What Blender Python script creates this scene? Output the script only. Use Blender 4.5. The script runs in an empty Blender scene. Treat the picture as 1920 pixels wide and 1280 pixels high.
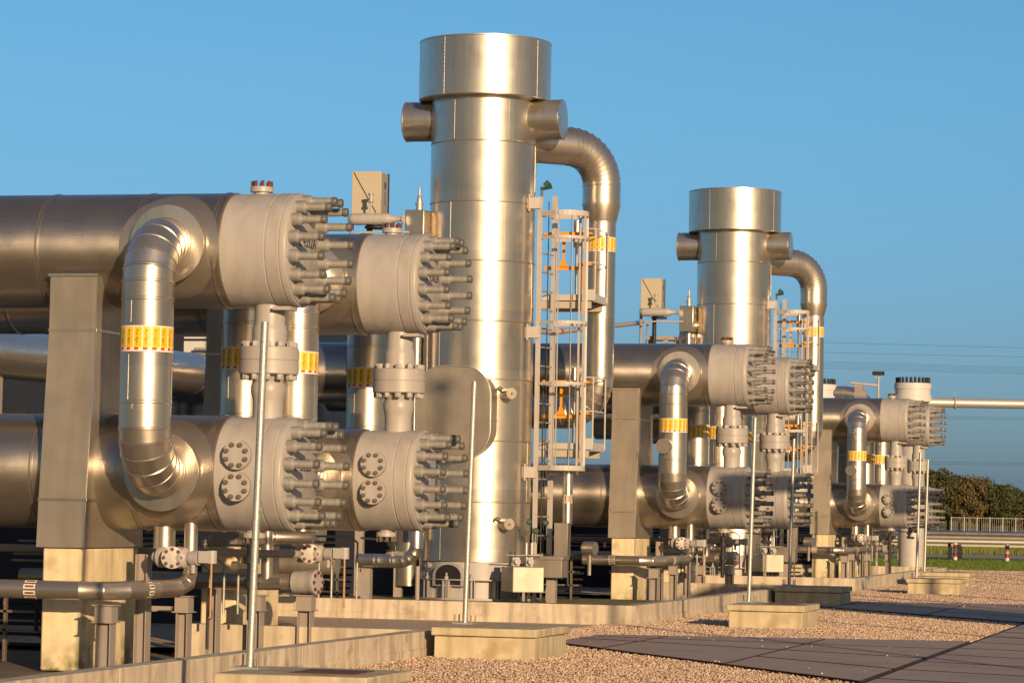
import bpy, math, random
import numpy as np
from mathutils import Matrix, Vector
random.seed(7)
rad = math.radians
S = bpy.context.scene
COL = S.collection

# ------------------------------------------------------------------ camera
B = rad(14.6); FPX = 5600.0
TH = math.atan(320.0 / FPX); ROLL = .018
fh = Vector((-math.sin(B), math.cos(B), 0)); r0 = Vector((math.cos(B), math.sin(B), 0))
fw = math.cos(TH) * fh + math.sin(TH) * Vector((0, 0, 1))
up = -math.sin(TH) * fh + math.cos(TH) * Vector((0, 0, 1))
cr = math.cos(ROLL) * r0 + math.sin(ROLL) * up
cu = -math.sin(ROLL) * r0 + math.cos(ROLL) * up
CAM = Vector((8.38, -24.287, 1.41))
cd = bpy.data.cameras.new('camera'); cam = bpy.data.objects.new('camera', cd); COL.objects.link(cam)
M = Matrix.Identity(4)
for i in range(3):
    M[i][0] = cr[i]; M[i][1] = cu[i]; M[i][2] = -fw[i]; M[i][3] = CAM[i]
cam.matrix_world = M
cd.sensor_width = 36; cd.lens = FPX / 1920 * 36; cd.clip_start = .5; cd.clip_end = 6000
S.camera = cam

# ------------------------------------------------------------------ light
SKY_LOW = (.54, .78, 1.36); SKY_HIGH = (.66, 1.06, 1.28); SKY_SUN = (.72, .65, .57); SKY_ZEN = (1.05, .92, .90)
SUN_EL = rad(11.5); SA = rad(19.3)
hs = (-fh) * math.cos(SA) + r0 * math.sin(SA)
to_sun = Vector((hs.x * math.cos(SUN_EL), hs.y * math.cos(SUN_EL), math.sin(SUN_EL)))
w = bpy.data.worlds.new('World'); S.world = w; w.use_nodes = True
nt = w.node_tree; bg = nt.nodes['Background']
sky = nt.nodes.new('ShaderNodeTexSky'); sky.sky_type = 'NISHITA'; sky.sun_disc = False
sky.sun_elevation = SUN_EL; sky.sun_rotation = math.atan2(hs.x, hs.y)
sky.air_density = 1.0; sky.dust_density = 1.0; sky.ozone_density = 3.0
# grade of the sky itself: clearer blue away from the sun, warm haze towards it
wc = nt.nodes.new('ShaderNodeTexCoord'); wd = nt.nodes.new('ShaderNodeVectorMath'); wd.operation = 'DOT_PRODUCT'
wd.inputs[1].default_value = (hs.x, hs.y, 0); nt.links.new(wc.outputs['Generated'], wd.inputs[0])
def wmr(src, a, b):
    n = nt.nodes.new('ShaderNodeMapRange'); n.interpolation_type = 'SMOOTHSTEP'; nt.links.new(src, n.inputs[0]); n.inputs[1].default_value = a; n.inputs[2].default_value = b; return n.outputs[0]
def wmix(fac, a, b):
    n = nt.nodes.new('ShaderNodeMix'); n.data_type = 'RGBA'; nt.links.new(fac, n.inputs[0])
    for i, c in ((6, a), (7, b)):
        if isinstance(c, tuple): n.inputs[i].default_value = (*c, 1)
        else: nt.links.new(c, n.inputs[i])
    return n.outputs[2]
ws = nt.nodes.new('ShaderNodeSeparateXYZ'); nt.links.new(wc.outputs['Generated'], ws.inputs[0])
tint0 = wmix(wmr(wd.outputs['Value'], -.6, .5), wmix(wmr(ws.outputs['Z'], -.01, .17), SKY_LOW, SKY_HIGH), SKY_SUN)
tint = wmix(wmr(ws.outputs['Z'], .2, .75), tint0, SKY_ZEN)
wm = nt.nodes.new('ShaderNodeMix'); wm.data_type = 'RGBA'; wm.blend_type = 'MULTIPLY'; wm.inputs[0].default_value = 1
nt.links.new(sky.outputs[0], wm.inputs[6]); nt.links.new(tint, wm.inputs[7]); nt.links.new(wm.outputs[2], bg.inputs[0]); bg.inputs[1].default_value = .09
sl = bpy.data.lights.new('sun', 'SUN'); sl.energy = 5; sl.angle = rad(.6); sl.color = (1, .685, .39)
so = bpy.data.objects.new('sun', sl); COL.objects.link(so)
so.rotation_euler = to_sun.to_track_quat('Z', 'Y').to_euler()
S.view_settings.view_transform = 'Standard'; S.view_settings.look = 'None'
S.view_settings.exposure = .14; S.view_settings.gamma = 1

# ------------------------------------------------------------------ materials
def mat(name, col, rough=.5, metal=0., var=.0, vscale=3., rvar=0., bump=0., bscale=20., bdist=.01, streak=None, moss=None, stain=None, objvar=0., spec=None, aniso=0., band=None):
    m = bpy.data.materials.new(name); m.use_nodes = True
    t = m.node_tree; N = t.nodes; L = t.links; p = N['Principled BSDF']
    p.inputs['Metallic'].default_value = metal; p.inputs['Roughness'].default_value = rough
    if spec is not None: p.inputs['Specular IOR Level'].default_value = spec
    if aniso:   # sheet grain runs round the vessel
        p.inputs['Anisotropic'].default_value = aniso; p.inputs['Anisotropic Rotation'].default_value = .25; tg = N.new('ShaderNodeTangent'); tg.direction_type = 'RADIAL'; tg.axis = 'X'; L.new(tg.outputs[0], p.inputs['Tangent'])
    tc = N.new('ShaderNodeTexCoord'); co = tc.outputs['Object']
    c = N.new('ShaderNodeRGB'); c.outputs[0].default_value = (*col, 1); cout = c.outputs[0]
    def noise(scale, detail=4, vec=co, stretch=None):
        v = vec
        if stretch:
            mp = N.new('ShaderNodeMapping'); mp.inputs['Scale'].default_value = stretch; L.new(vec, mp.inputs[0]); v = mp.outputs[0]
        n = N.new('ShaderNodeTexNoise'); n.inputs['Scale'].default_value = scale; n.inputs['Detail'].default_value = detail
        L.new(v, n.inputs['Vector']); return n.outputs['Fac']
    def mr(src, a, b, c_, d):
        n = N.new('ShaderNodeMapRange'); L.new(src, n.inputs[0])
        for i, v in enumerate((a, b, c_, d)): n.inputs[i + 1].default_value = v
        return n.outputs[0]
    def mul(cin, fac):
        n = N.new('ShaderNodeVectorMath'); n.operation = 'SCALE'; L.new(cin, n.inputs[0]); L.new(fac, n.inputs['Scale']); return n.outputs[0]
    def mix(fac, a, colb):
        n = N.new('ShaderNodeMix'); n.data_type = 'RGBA'; L.new(fac, n.inputs[0]); L.new(a, n.inputs[6]); n.inputs[7].default_value = (*colb, 1); return n.outputs[2]
    if var: cout = mul(cout, mr(noise(vscale, 6), .25, .75, 1 - var, 1 + var))
    if band:    # each cladding sheet has its own tone
        sb = N.new('ShaderNodeSeparateXYZ'); L.new(co, sb.inputs[0]); dv = N.new('ShaderNodeMath'); dv.operation = 'DIVIDE'; L.new(sb.outputs[band[0]], dv.inputs[0]); dv.inputs[1].default_value = band[1]
        fl = N.new('ShaderNodeMath'); fl.operation = 'FLOOR'; L.new(dv.outputs[0], fl.inputs[0]); wn = N.new('ShaderNodeTexWhiteNoise'); wn.noise_dimensions = '1D'; L.new(fl.outputs[0], wn.inputs['W'])
        cout = mul(cout, mr(wn.outputs['Value'], 0, 1, .88, 1.1))
        cout = mul(cout, mr(noise(5, 6, stretch=(.5, .5, 3) if band[0] == 'X' else (3, 3, .25)), .5, .75, 1, .86))
    if objvar:
        oi = N.new('ShaderNodeObjectInfo'); cout = mul(cout, mr(oi.outputs['Random'], 0, 1, 1 - objvar, 1 + objvar))
    if streak:   # vertical dirt runs
        cout = mul(cout, mr(noise(6, 5, stretch=(1.6, 1.6, .12)), .42, .7, 1, 1 - streak))
    if stain: cout = mix(mr(noise(stain[0], 5), stain[1], stain[1] + .12, 0, stain[3]), cout, stain[2])
    if moss:     # moss growing near the foot
        g = N.new('ShaderNodeNewGeometry'); sp = N.new('ShaderNodeSeparateXYZ'); L.new(g.outputs['Position'], sp.inputs[0])
        a = mr(sp.outputs['Z'], moss[0], moss[1], 1, 0); nn = mr(noise(9, 6), .35, .65, 0, 1)
        mm = N.new('ShaderNodeMath'); mm.operation = 'MULTIPLY'; L.new(a, mm.inputs[0]); L.new(nn, mm.inputs[1])
        cout = mix(mm.outputs[0], cout, (.13, .13, .03))
    L.new(cout, p.inputs['Base Color'])
    if rvar: L.new(mr(noise(4.5, 5), .3, .7, rough - rvar, rough + rvar), p.inputs['Roughness'])
    if bump:
        b = N.new('ShaderNodeBump'); b.inputs['Strength'].default_value = bump; b.inputs['Distance'].default_value = bdist
        L.new(noise(bscale, 5), b.inputs['Height']); L.new(b.outputs[0], p.inputs['Normal'])
    return m

CLAD = mat('cladding', (.50, .445, .38), .34, .84, .10, 1.3, .05, .24, 2.2, .010, objvar=.08)
SHELLM = mat('shell_cladding', (.52, .47, .41), .35, .90, .10, 1.3, .04, .32, 2.0, .012, objvar=.06, aniso=.75, band=('X', .98))
CLAD2 = mat('cladding_bright', (.62, .57, .50), .31, .90, .06, 2.0, .03, .20, 2.4, .008, objvar=.06, band=('Z', .87))
CLADW = mat('cladding_weathered', (.38, .34, .285), .46, .65, .12, 1.8, .06, .2, 2.5, .01, streak=.15, objvar=.06)
PAINT = mat('grey_paint', (.385, .368, .36), .42, 0, .06, 2.5, .06, .1, 30, .002, streak=.14, stain=(1.3, .60, (.27, .26, .16), .35))
STEEL = mat('structural_grey', (.30, .265, .24), .5, 0, .10, 4, .05)
STUD = mat('stud_metal', (.30, .295, .28), .48, .25, .22, 26, .08)
STUDCAP = mat('stud_cap', (.16, .15, .135), .5, .4, .2, 30)
BOLT = mat('bolt', (.20, .165, .13), .5, .5, .3, 30)
RUST = mat('rust', (.13, .05, .03), .8, 0, .3, 30)
BLACK = mat('black_letter', (.012, .012, .012), .6)
YEL = mat('label_yellow', (.80, .50, .005), .45); WHT = mat('label_white', (.75, .70, .62), .5); RED = mat('label_red', (.55, .04, .015), .5)
GALV = mat('galvanised', (.46, .47, .45), .48, .65, .28, 45, .08)
CONC = mat('concrete', (.72, .61, .40), .85, 0, .14, 5, bump=.35, bscale=60, bdist=.006, streak=.22, moss=(0, .28), stain=(2.2, .60, (.26, .22, .15), .6))
CONC2 = mat('concrete_curb', (.58, .505, .39), .85, 0, .16, 3, bump=.4, bscale=50, bdist=.006, streak=.4, stain=(3.5, .58, (.24, .19, .13), .6))
CONC3 = mat('concrete_block', (.52, .45, .30), .85, 0, .16, 4, bump=.4, bscale=60, bdist=.006, streak=.3, stain=(3, .57, (.30, .23, .11), .6))
ORANGE = mat('orange_paint', (.72, .30, .015), .45, 0, .1, 5)
RAILM = mat('ladder_paint', (.46, .435, .41), .5, 0, .1, 6)
CREAM = mat('cabinet_cream', (.42, .375, .29), .5, 0, .05, 3)
CREAMD = mat('cabinet_grey', (.33, .30, .26), .5, 0, .05, 3)
BLUE = mat('emblem_blue', (.05, .06, .25), .5)
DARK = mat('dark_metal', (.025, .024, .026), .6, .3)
SHADE_NAVY = mat('shade_navy', (.012, .017, .030), .5, 0, .1, 1)  # near-black navy: shade behind the vessels is put into the colour
GREEN = mat('valve_green', (.02, .07, .05), .5)
COPPER = mat('rod_orange', (.36, .21, .11), .5)
RWHITE = mat('white_paint', (.55, .55, .55), .5)

# ------------------------------------------------------------------ mesh builder
def orient(loc, axis):
    z = Vector(axis).normalized()
    q = z.to_track_quat('Z', 'Y')
    return Matrix.Translation(Vector(loc)) @ q.to_matrix().to_4x4()

class MB:
    def __init__(s): s.v = []; s.f = []; s.m = []
    def add(s, vs, fs, mi=0, M=None):
        o = len(s.v)
        s.v += [tuple(M @ Vector(p)) if M is not None else tuple(p) for p in vs]
        s.f += [tuple(i + o for i in f) for f in fs]; s.m += [mi] * len(fs)
        return s
    def box(s, c, d, mi=0, M=None):
        x, y, z = d[0] / 2, d[1] / 2, d[2] / 2
        vs = [(c[0] + a * x, c[1] + b * y, c[2] + e * z) for a in (-1, 1) for b in (-1, 1) for e in (-1, 1)]
        return s.add(vs, [(0, 1, 3, 2), (4, 6, 7, 5), (0, 4, 5, 1), (2, 3, 7, 6), (0, 2, 6, 4), (1, 5, 7, 3)], mi, M)
    def hexa(s, lo, hi, mi=0):      # two quads of 4 points each -> solid
        vs = list(lo) + list(hi)
        return s.add(vs, [(3, 2, 1, 0), (4, 5, 6, 7)] + [(i, (i + 1) % 4, (i + 1) % 4 + 4, i + 4) for i in range(4)], mi)
    def lathe(s, prof, n=48, M=None, mi=0, mis=None, cap0=True, cap1=True):
        vs = []
        for r, z in prof:
            for k in range(n):
                a = 2 * math.pi * k / n; vs.append((r * math.cos(a), r * math.sin(a), z))
        for j in range(len(prof) - 1):
            fs = [(j * n + k, j * n + (k + 1) % n, (j + 1) * n + (k + 1) % n, (j + 1) * n + k) for k in range(n)]
            if j == 0: s.add(vs, fs, mis[j] if mis else mi, M); base = len(s.v) - len(vs)
            else:
                s.f += [tuple(i + base for i in f) for f in fs]; s.m += [mis[j] if mis else mi] * n
        if cap0: s.f.append(tuple(base + k for k in reversed(range(n)))); s.m.append(mis[0] if mis else mi)
        if cap1: s.f.append(tuple(base + (len(prof) - 1) * n + k for k in range(n))); s.m.append(mis[-1] if mis else mi)
        return s
    def cyl(s, a, b, r, n=20, r2=None, mi=0):
        a = Vector(a); b = Vector(b); L = (b - a).length
        return s.lathe([(r, 0), (r if r2 is None else r2, L)], n, orient(a, b - a), mi)
    def pipe(s, pts, r, n=32, ridge=0., cap=True, mi=0, rads=None, skip=()):
        pts = [Vector(p) for p in pts]; rings = []
        d0 = (pts[1] - pts[0]).normalized()
        ref = Vector((0, 0, 1)) if abs(d0.z) < .9 else Vector((1, 0, 0))
        u = (ref - d0 * ref.dot(d0)).normalized()
        prev = d0
        for i, p in enumerate(pts):
            rr = rads[i] if rads else r
            if i == 0: d = d0; nrm = d0; k = 1
            elif i == len(pts) - 1: d = (p - pts[i - 1]).normalized(); nrm = d; k = 1
            else:
                da = (p - pts[i - 1]).normalized(); db = (pts[i + 1] - p).normalized(); nrm = (da + db).normalized(); d = nrm
            u = (u - nrm * u.dot(nrm)).normalized(); v = nrm.cross(u)
            ring = lambda q, R: [q + (u * math.cos(2 * math.pi * j / n) + v * math.sin(2 * math.pi * j / n)) * R for j in range(n)]
            if ridge and 0 < i < len(pts) - 1 and i not in skip:
                for off, R in ((-.012, rr), (-.006, rr + ridge), (.006, rr + ridge), (.012, rr)): rings.append(ring(p + nrm * off, R))
            else: rings.append(ring(p, rr))
        vs = [q for rg in rings for q in rg]; m = len(rings)
        fs = [(j * n + k, j * n + (k + 1) % n, (j + 1) * n + (k + 1) % n, (j + 1) * n + k) for j in range(m - 1) for k in range(n)]
        if cap: fs += [tuple(reversed(range(n))), tuple((m - 1) * n + k for k in range(n))]
        return s.add(vs, fs, mi)
    def mesh(s, name, mats, ang=35, smooth=True):
        me = bpy.data.meshes.new(name); me.from_pydata(s.v, [], s.f)
        for m in (mats if isinstance(mats, (list, tuple)) else [mats]): me.materials.append(m)
        me.polygons.foreach_set('material_index', s.m)
        if smooth:
            me.polygons.foreach_set('use_smooth', [True] * len(s.f)); me.update(); me.set_sharp_from_angle(angle=rad(ang))
        me.update(); return me
    def build(s, name, mats, parent=None, loc=None, bevel=0, **k):
        o = bpy.data.objects.new(name, s.mesh(name, mats, **k)); COL.objects.link(o)
        if parent: o.parent = parent
        if loc: o.location = loc
        if bevel:
            b = o.modifiers.new('bevel', 'BEVEL'); b.width = bevel; b.segments = 2; b.limit_method = 'ANGLE'; b.angle_limit = rad(40)
        return o

def arc(c, r, a0, a1, n, ux, uz):
    c = Vector(c); ux = Vector(ux); uz = Vector(uz)
    return [c + (ux * math.cos(a0 + (a1 - a0) * i / n) + uz * math.sin(a0 + (a1 - a0) * i / n)) * r for i in range(n + 1)]
def put(name, me, parent, loc=(0, 0, 0), rot=(0, 0, 0)):
    o = bpy.data.objects.new(name, me); COL.objects.link(o); o.parent = parent; o.location = loc; o.rotation_euler = rot; return o
def tag(o, label, cat, group=None):
    o['label'] = label; o['category'] = cat
    if group: o['group'] = group
    return o
def thing(name, label, cat, loc=(0, 0, 0), rz=0, group=None):
    o = bpy.data.objects.new(name, None); COL.objects.link(o); o.location = loc; o.rotation_euler = (0, 0, rz)
    o.empty_display_size = .2
    return tag(o, label, cat, group)
def struct(o, kind='structure'): o['kind'] = kind; return o
def dup(root, loc, label=None, rz=None):
    r = root.copy(); COL.objects.link(r); r.location = loc
    if rz is not None: r.rotation_euler = (0, 0, rz)
    if label: r['label'] = label
    def rec(a, b):
        for ch in a.children:
            c = ch.copy(); COL.objects.link(c); c.parent = b; rec(ch, c)
    rec(root, r); return r
def text_mesh(s, size, name='marking', ext=.002, cx=.5, xs=1.):
    cu_ = bpy.data.curves.new(name, 'FONT'); cu_.body = s; cu_.size = size; cu_.extrude = ext; cu_.align_x = 'CENTER'; cu_.align_y = 'CENTER'; cu_.space_character = 1.05
    o = bpy.data.objects.new(name, cu_); COL.objects.link(o)
    bpy.context.view_layer.update()
    me = bpy.data.meshes.new_from_object(o); bpy.data.objects.remove(o)
    for v in me.vertices: v.co.x *= xs
    return me

HEXNUT = lambda r, h: MB().lathe([(r * .96, 0), (r, h * .1), (r, h * .85), (r * .85, h)], 6)

# ------------------------------------------------------------------ big stud
def make_stud():
    m = MB(); P = [(.052, 0), (.056, .004), (.056, .074), (.048, .080), (.043, .088), (.035, .094)]
    z = .092
    while z < .225: P += [(.0345, z + .004), (.0358, z + .006), (.0358, z + .011), (.0345, z + .013)]; z += .018
    P += [(.033, .262), (.038, .266), (.039, .30), (.036, .306)]
    n = len(P); mis = [0] * (n - 4) + [1, 1, 1]
    m.lathe(P, 20, orient((0, 0, 0), (1, 0, 0)), mis=mis)
    return m.mesh('stud', [STUD, STUDCAP], ang=28)
STUDM = make_stud()

# shell with swage ridges
def ridge_prof(x0, x1, r, xs, h=.006, w=.014):
    P = [(r, x0)]
    for x in sorted(xs): P += [(r, x - w), (r + h, x - w * .6), (r + h, x + w * .6), (r, x + w)]
    return P + [(r, x1)]

SEAM = mat('seam_shadow', (.16, .12, .085), .6, .3)
def seam_rings(m_, xs, r, M_, w=.006):
    for x in xs: m_.lathe([(r - .01, x - w), (r + .0016, x - w), (r + .0016, x + w), (r - .01, x + w)], 96, M_, mi=1, cap0=False, cap1=False)
    return m_
def exchanger(label, Y, z, X0=0, left=-9, lower=False, text=None, group='bolted heat exchangers'):
    t = thing('heat_exchanger', label, 'heat exchanger', (X0, Y, z), 0, group)
    seams = [-.47, -1.165, -2.064, -3.0, -4.1, -5.2, -6.3, -7.4]
    seams = [x for x in seams if x > left + .2]
    m = MB(); Mx = orient((0, 0, 0), (1, 0, 0))
    m.lathe(ridge_prof(left, -.405, .497, seams, .007), 96, Mx)
    # longitudinal lap seams with screws, staggered ring by ring
    ed = [-.405] + seams + [left]
    for i in range(len(ed) - 1):
        a = rad((8, -4, 12, 3, -8, 6, 0, 5, 3)[i]); xa, xb = ed[i + 1] + .02, ed[i] - .02
        c = (0, -.4985 * math.cos(a), .4985 * math.sin(a))
        R = Matrix.Translation(((xa + xb) / 2, c[1], c[2])) @ Matrix.Rotation(-a, 4, 'X')
        m.box((0, 0, 0), (xb - xa, .005, .012), M=R)
        k = int((xb - xa) / .12)
        for j in range(k):
            m.cyl((xa + .06 + j * .12, c[1], c[2] - .012), (xa + .06 + j * .12, c[1] - .006, c[2] - .012), .006, 6)
    seam_rings(m, [x - .017 for x in seams] + [-.412], .497, Mx)
    m.build('shell', [SHELLM, SEAM], t)
    if not lower: # inspection cap low on the cladding
        MB().lathe([(.082, 0), (.082, .03), (.075, .036)], 24, orient((-2.55, -.395, -.275), (0, -.82, -.57))).build('cap', CLAD, t)
    MB().lathe([(.48, -.41), (.488, -.40), (.488, -.01), (.482, -.004), (.482, .004), (.4905, .01), (.4905, .118), (.484, .124), (.484, .13)], 96, Mx).build('channel', PAINT, t)
    MB().lathe([(.484, .128), (.4915, .134), (.4915, .176), (.486, .186), (.476, .19), (.476, .2), (.468, .205)], 96, Mx).build('cover', PAINT, t)
    for k in range(16):
        a = rad(11.25 + 22.5 * k)
        put('stud', STUDM, t, (.2, .42 * math.cos(a), .42 * math.sin(a)), (rad(random.uniform(0, 60)), 0, 0))
    if text:
        me = text_mesh(text, .155, ext=.001, xs=.80); me.materials.clear(); me.materials.append(BLACK)
        o = put('marking', me, t, (.2065, .06, .075)); o.rotation_euler = (rad(90), 0, rad(90))
    # top vent nozzle (upper) or drain nozzle (lower)
    s = 1 if not lower else -1
    nz = MB().lathe([(.07, .42), (.07, .50), (.10, .505), (.10, .545), (.095, .55)], 32, orient((-.2, 0, 0), (0, 0, s))).build('nozzle', PAINT, t)
    me = HEXNUT(.017, .05).mesh('bolt', RUST if not lower else BOLT)
    for k in range(8):
        a = rad(22.5 + 45 * k); put('bolt', me, nz, (-.2 + .08 * math.cos(a), .08 * math.sin(a), s * .55), (0 if s > 0 else math.pi, 0, 0))
    if not lower:
        MB().box((.07, -.1, -.508), (.16, .2, .03)).build('lug', PAINT, t)
    else:
        me = HEXNUT(.021, .03).mesh('bolt', BOLT)
        for zz in (.15, -.115):
            d = Vector((0, -1, 0))
            f = MB().lathe([(.10, .3), (.10, .50), (.122, .505), (.125, .51), (.125, .552), (.121, .556)], 36, orient((-.18, 0, zz), d)).build('inspection_flange', PAINT, t)
            Q = orient((-.18, 0, zz), d)
            for k in range(8):
                a = rad(22.5 + 45 * k); p = Q @ Vector((.092 * math.cos(a), .092 * math.sin(a), .553))
                o = put('bolt', me, f, p); o.rotation_euler = Q.to_euler()
    return t

# label sleeve: yellow plates, white dividers, red feet, tiny vertical wording
def label_band(parent, r, z0, h, cx=0, cy=0, n=18, word=True):
    m = MB(); seg = 6
    R = r + .004
    for k in range(n):
        for j in range(seg):
            a0 = 2 * math.pi * (k + j / seg) / n; a1 = 2 * math.pi * (k + (j + 1) / seg) / n
            for (za, zb, mi) in ((0, .06, 0), (.06, .16, 2 if 1 <= j <= 3 else 0), (.16, .95, 1 if 1 <= j <= 5 else 0), (.95, 1, 0)):
                q = [(cx + R * math.cos(a), cy + R * math.sin(a), z0 + h * zz) for a, zz in ((a0, za), (a1, za), (a1, zb), (a0, zb))]
                m.add(q, [(0, 1, 2, 3)], mi)
    for zc in (z0, z0 + h):
        m.lathe([(r - .01, zc), (R, zc)], 48, Matrix.Translation((cx, cy, 0)), cap0=False, cap1=False)
    b = m.build('label_band', [WHT, YEL, RED], parent, smooth=False)
    if word:
        tm = text_mesh('Aardgas', .034, ext=0)
        V = [v.co.copy() for v in tm.vertices]; F = [tuple(p.vertices) for p in tm.polygons]
        m = MB()
        for k in range(n):
            a = 2 * math.pi * (k + .52) / n
            m.add([(cx + (R + .001) * math.cos(a + v.y / R), cy + (R + .001) * math.sin(a + v.y / R), z0 + h * .56 - v.x * 1.15) for v in V], F)
        m.build('wording', BLACK, b, smooth=False)
    return b

def crossover(label, X, Y, side=-1, legout=.95, port=False):
    # runs from the upper shell (z 3.63) down to the lower shell (z 1.70); local origin below pipe axis
    t = thing('crossover_pipe', label, 'pipe', (X, Y, 1.7), 0, 'crossover pipes between upper and lower exchangers')
    R = .36; r = .218; D = 1.93; y = side * legout
    def elbow(top):
        cz = D - R if top else R
        sgn = 1 if top else -1
        a = arc((0, y - side * R, cz), R, math.pi / 2, 0, 6, (0, side, 0), (0, 0, sgn))
        pts = [Vector((0, side * .40, D if top else 0))] + a
        return pts
    m = MB(); e1 = elbow(True); m.pipe(e1 + [e1[-1] + Vector((0, 0, -.13))], r, 48, ridge=.006).build('upper_elbow', CLAD2, t)
    m = MB(); e2 = elbow(False); m.pipe(e2 + [e2[-1] + Vector((0, 0, .13))], r, 48, ridge=.006).build('lower_elbow', CLAD2, t)
    zz = [R + .13, .56, .98 - .012, 1.21, 1.44, D - R - .13] if side < 0 else [R + .13, .6, 1.1, D - R - .13]
    m = MB(); m.lathe(ridge_prof(R + .13, D - R - .13, r, [.57, 1.43], .005), 64, Matrix.Translation((0, y, 0)))
    for za, zb, a in ((R + .15, .55, -100), (.59, .96, -112), (1.23, 1.41, -108)):
        m.box((0, 0, (za + zb) / 2), (.012, .004, zb - za), M=Matrix.Translation((r * math.cos(rad(a)), y + r * math.sin(rad(a)), 0)) @ Matrix.Rotation(rad(a + 90), 4, 'Z'))
    m.build('riser', CLAD2, t)
    for top in (1, 0):
        q = orient((0, 0, D if top else 0), (0, side, 0))
        m = MB(); vs = []; nr, na = 10, 56; zc = D if top else 0    # curved reinforcing sheet lying on the shell
        for i in range(nr + 2):
            for k in range(na):
                a = 2 * math.pi * k / na; rr = .26 + .19 * min(i, nr) / nr; x, z_ = rr * math.cos(a), rr * math.sin(a)
                vs.append((x, side * math.sqrt((.506 if i <= nr else .496) ** 2 - z_ * z_), zc + z_))
        m.add(vs, [(i * na + k, i * na + (k + 1) % na, (i + 1) * na + (k + 1) % na, (i + 1) * na + k)[::-side] for i in range(nr + 1) for k in range(na)])
        m.build('sleeve', CLAD, t, ang=50)
        MB().lathe([(.30, .36), (.30, .53), (.333, .535), (.335, .558), (.225, .566)], 64, q, cap0=False).build('collar', CLAD2, t)
    label_band(t, r, .985, .215, 0, y)
    if port:
        MB().lathe([(.12, .15), (.12, .30), (.116, .306)], 32, orient((-.06, y, .77), (-.1, -1, 0))).build('inspection_port', CLAD2, t)
    return t

def nozzle_pair(label, X, Y):
    t = thing('flanged_nozzle', label, 'nozzle', (X, Y, 2.15), 0, 'flanged nozzles joining upper and lower channels')
    Mz = Matrix.Identity(4)
    MB().lathe([(.131, .0), (.131, .17), (.136, .20), (.15, .25), (.15, .30), (.135, .34), (.16, .40)], 48).build('lower_neck', PAINT, t)
    MB().lathe([(.16, .637), (.148, .70), (.15, .77), (.146, .80), (.131, .84), (.131, 1.02)], 48).build('upper_neck', PAINT, t)
    f = MB().lathe([(.20, .40), (.25, .402), (.256, .41), (.256, .512), (.250, .516), (.250, .522), (.256, .526), (.256, .628), (.25, .636), (.20, .638)], 64).build('flange', PAINT, t)
    me = HEXNUT(.033, .045).mesh('nut', PAINT)
    for k in range(12):
        a = rad(15 + 30 * k)
        put('nut', me, f, (.215 * math.cos(a), .215 * math.sin(a), .638), (0, 0, a))
        put('nut', me, f, (.215 * math.cos(a), .215 * math.sin(a), .40), (math.pi, 0, a))
    return t

def saddle(label, X, Y):
    t = thing('support_cladding', label, 'support', (X, Y, 0), 0, 'clad supports under the exchangers')
    w = .215; yb, yt, yk = .68, .525, .525
    zb, zk, zt = 1.045, 2.9, 3.37
    m = MB()
    sec = [(yb, zb), (yk + .13, 1.45), (yk, zk), (yt, zt)]
    for i in range(3):
        (ya, za), (yc, zc) = sec[i], sec[i + 1]
        lo = [(-w, -ya, za), (w, -ya, za), (w, ya, za), (-w, ya, za)]; hi = [(-w, -yc, zc), (w, -yc, zc), (w, yc, zc), (-w, yc, zc)]
        m.hexa(lo, hi)
    m.build('casing', CLADW, t)
    m = MB()
    for (ya, za) in ((.655, 1.45), (.525, 2.9)):
        m.box((0, -ya - .002, za), (2 * w + .012, .008, .022)); m.box((w + .002, 0, za), (.008, 2 * ya, .022))
    m.box((0, -.53, 3.372), (2 * w + .03, .03, .02))
    m.hexa([(w - .002, -.685, 1.04), (w + .008, -.685, 1.04), (w + .008, -.672, 1.04), (w - .002, -.672, 1.04)], [(w - .002, -.529, 2.9), (w + .008, -.529, 2.9), (w + .008, -.518, 2.9), (w - .002, -.518, 2.9)])
    m.hexa([(w - .002, -.529, 2.9), (w + .008, -.529, 2.9), (w + .008, -.518, 2.9), (w - .002, -.518, 2.9)], [(w - .002, -.529, 3.37), (w + .008, -.529, 3.37), (w + .008, -.518, 3.37), (w - .002, -.518, 3.37)])
    for k in range(7): m.cyl((-.17 + k * .055, -.53 - (.135 if 0 else 0), 2.885), (-.17 + k * .055, -.536, 2.885), .006, 6)
    m.build('trim', CLAD2, t)
    return t
def pedestal(label, X, Y):
    o = MB().box((0, 0, .52), (.36, 1.28, 1.04)).build('concrete_pedestal', CONC, bevel=.018)
    o.location = (X, Y, 0); return tag(o, label, 'pedestal', 'concrete pedestals under the exchangers')

# ------------------------------------------------------------------ ground
def sheet(name, pts, z, m, sub=None):
    o = MB().add([(x, y, z) for x, y in pts], [tuple(range(len(pts)))]).build(name, m, smooth=False); return struct(o)
GRASS = mat('grass_field', (.10, .17, .022), .95, 0, .3, .8, bump=.8, bscale=30, bdist=.03, stain=(.25, .55, (.16, .15, .04), .7))
GRAVEL = mat('gravel', (.54, .41, .29), .95, 0, .25, 30, bump=1., bscale=55, bdist=.03)
sheet('ground', [(-3000, -200), (3000, -200), (3000, 5000), (-3000, 5000)], -.03, GRASS)
sheet('yard_floor', [(-60, -40), (40, -40), (40, 57), (-60, 57)], -.01, mat('yard_floor', (.15, .125, .085), .95, 0, .3, 3, bump=.6, bscale=40, bdist=.01, stain=(1.5, .55, (.10, .12, .03), .7)))  # floor colour darkened to hold the shade under the vessels
for q in ((.62, 40, -40, 57), (-9, .62, 2.75, 11.44), (-9, .62, 24.62, 31.18), (-9, .62, 46.52, 57)):
    sheet('gravel_bed', [(q[0], q[2]), (q[1], q[2]), (q[1], q[3]), (q[0], q[3])], .06, GRAVEL)
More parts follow.
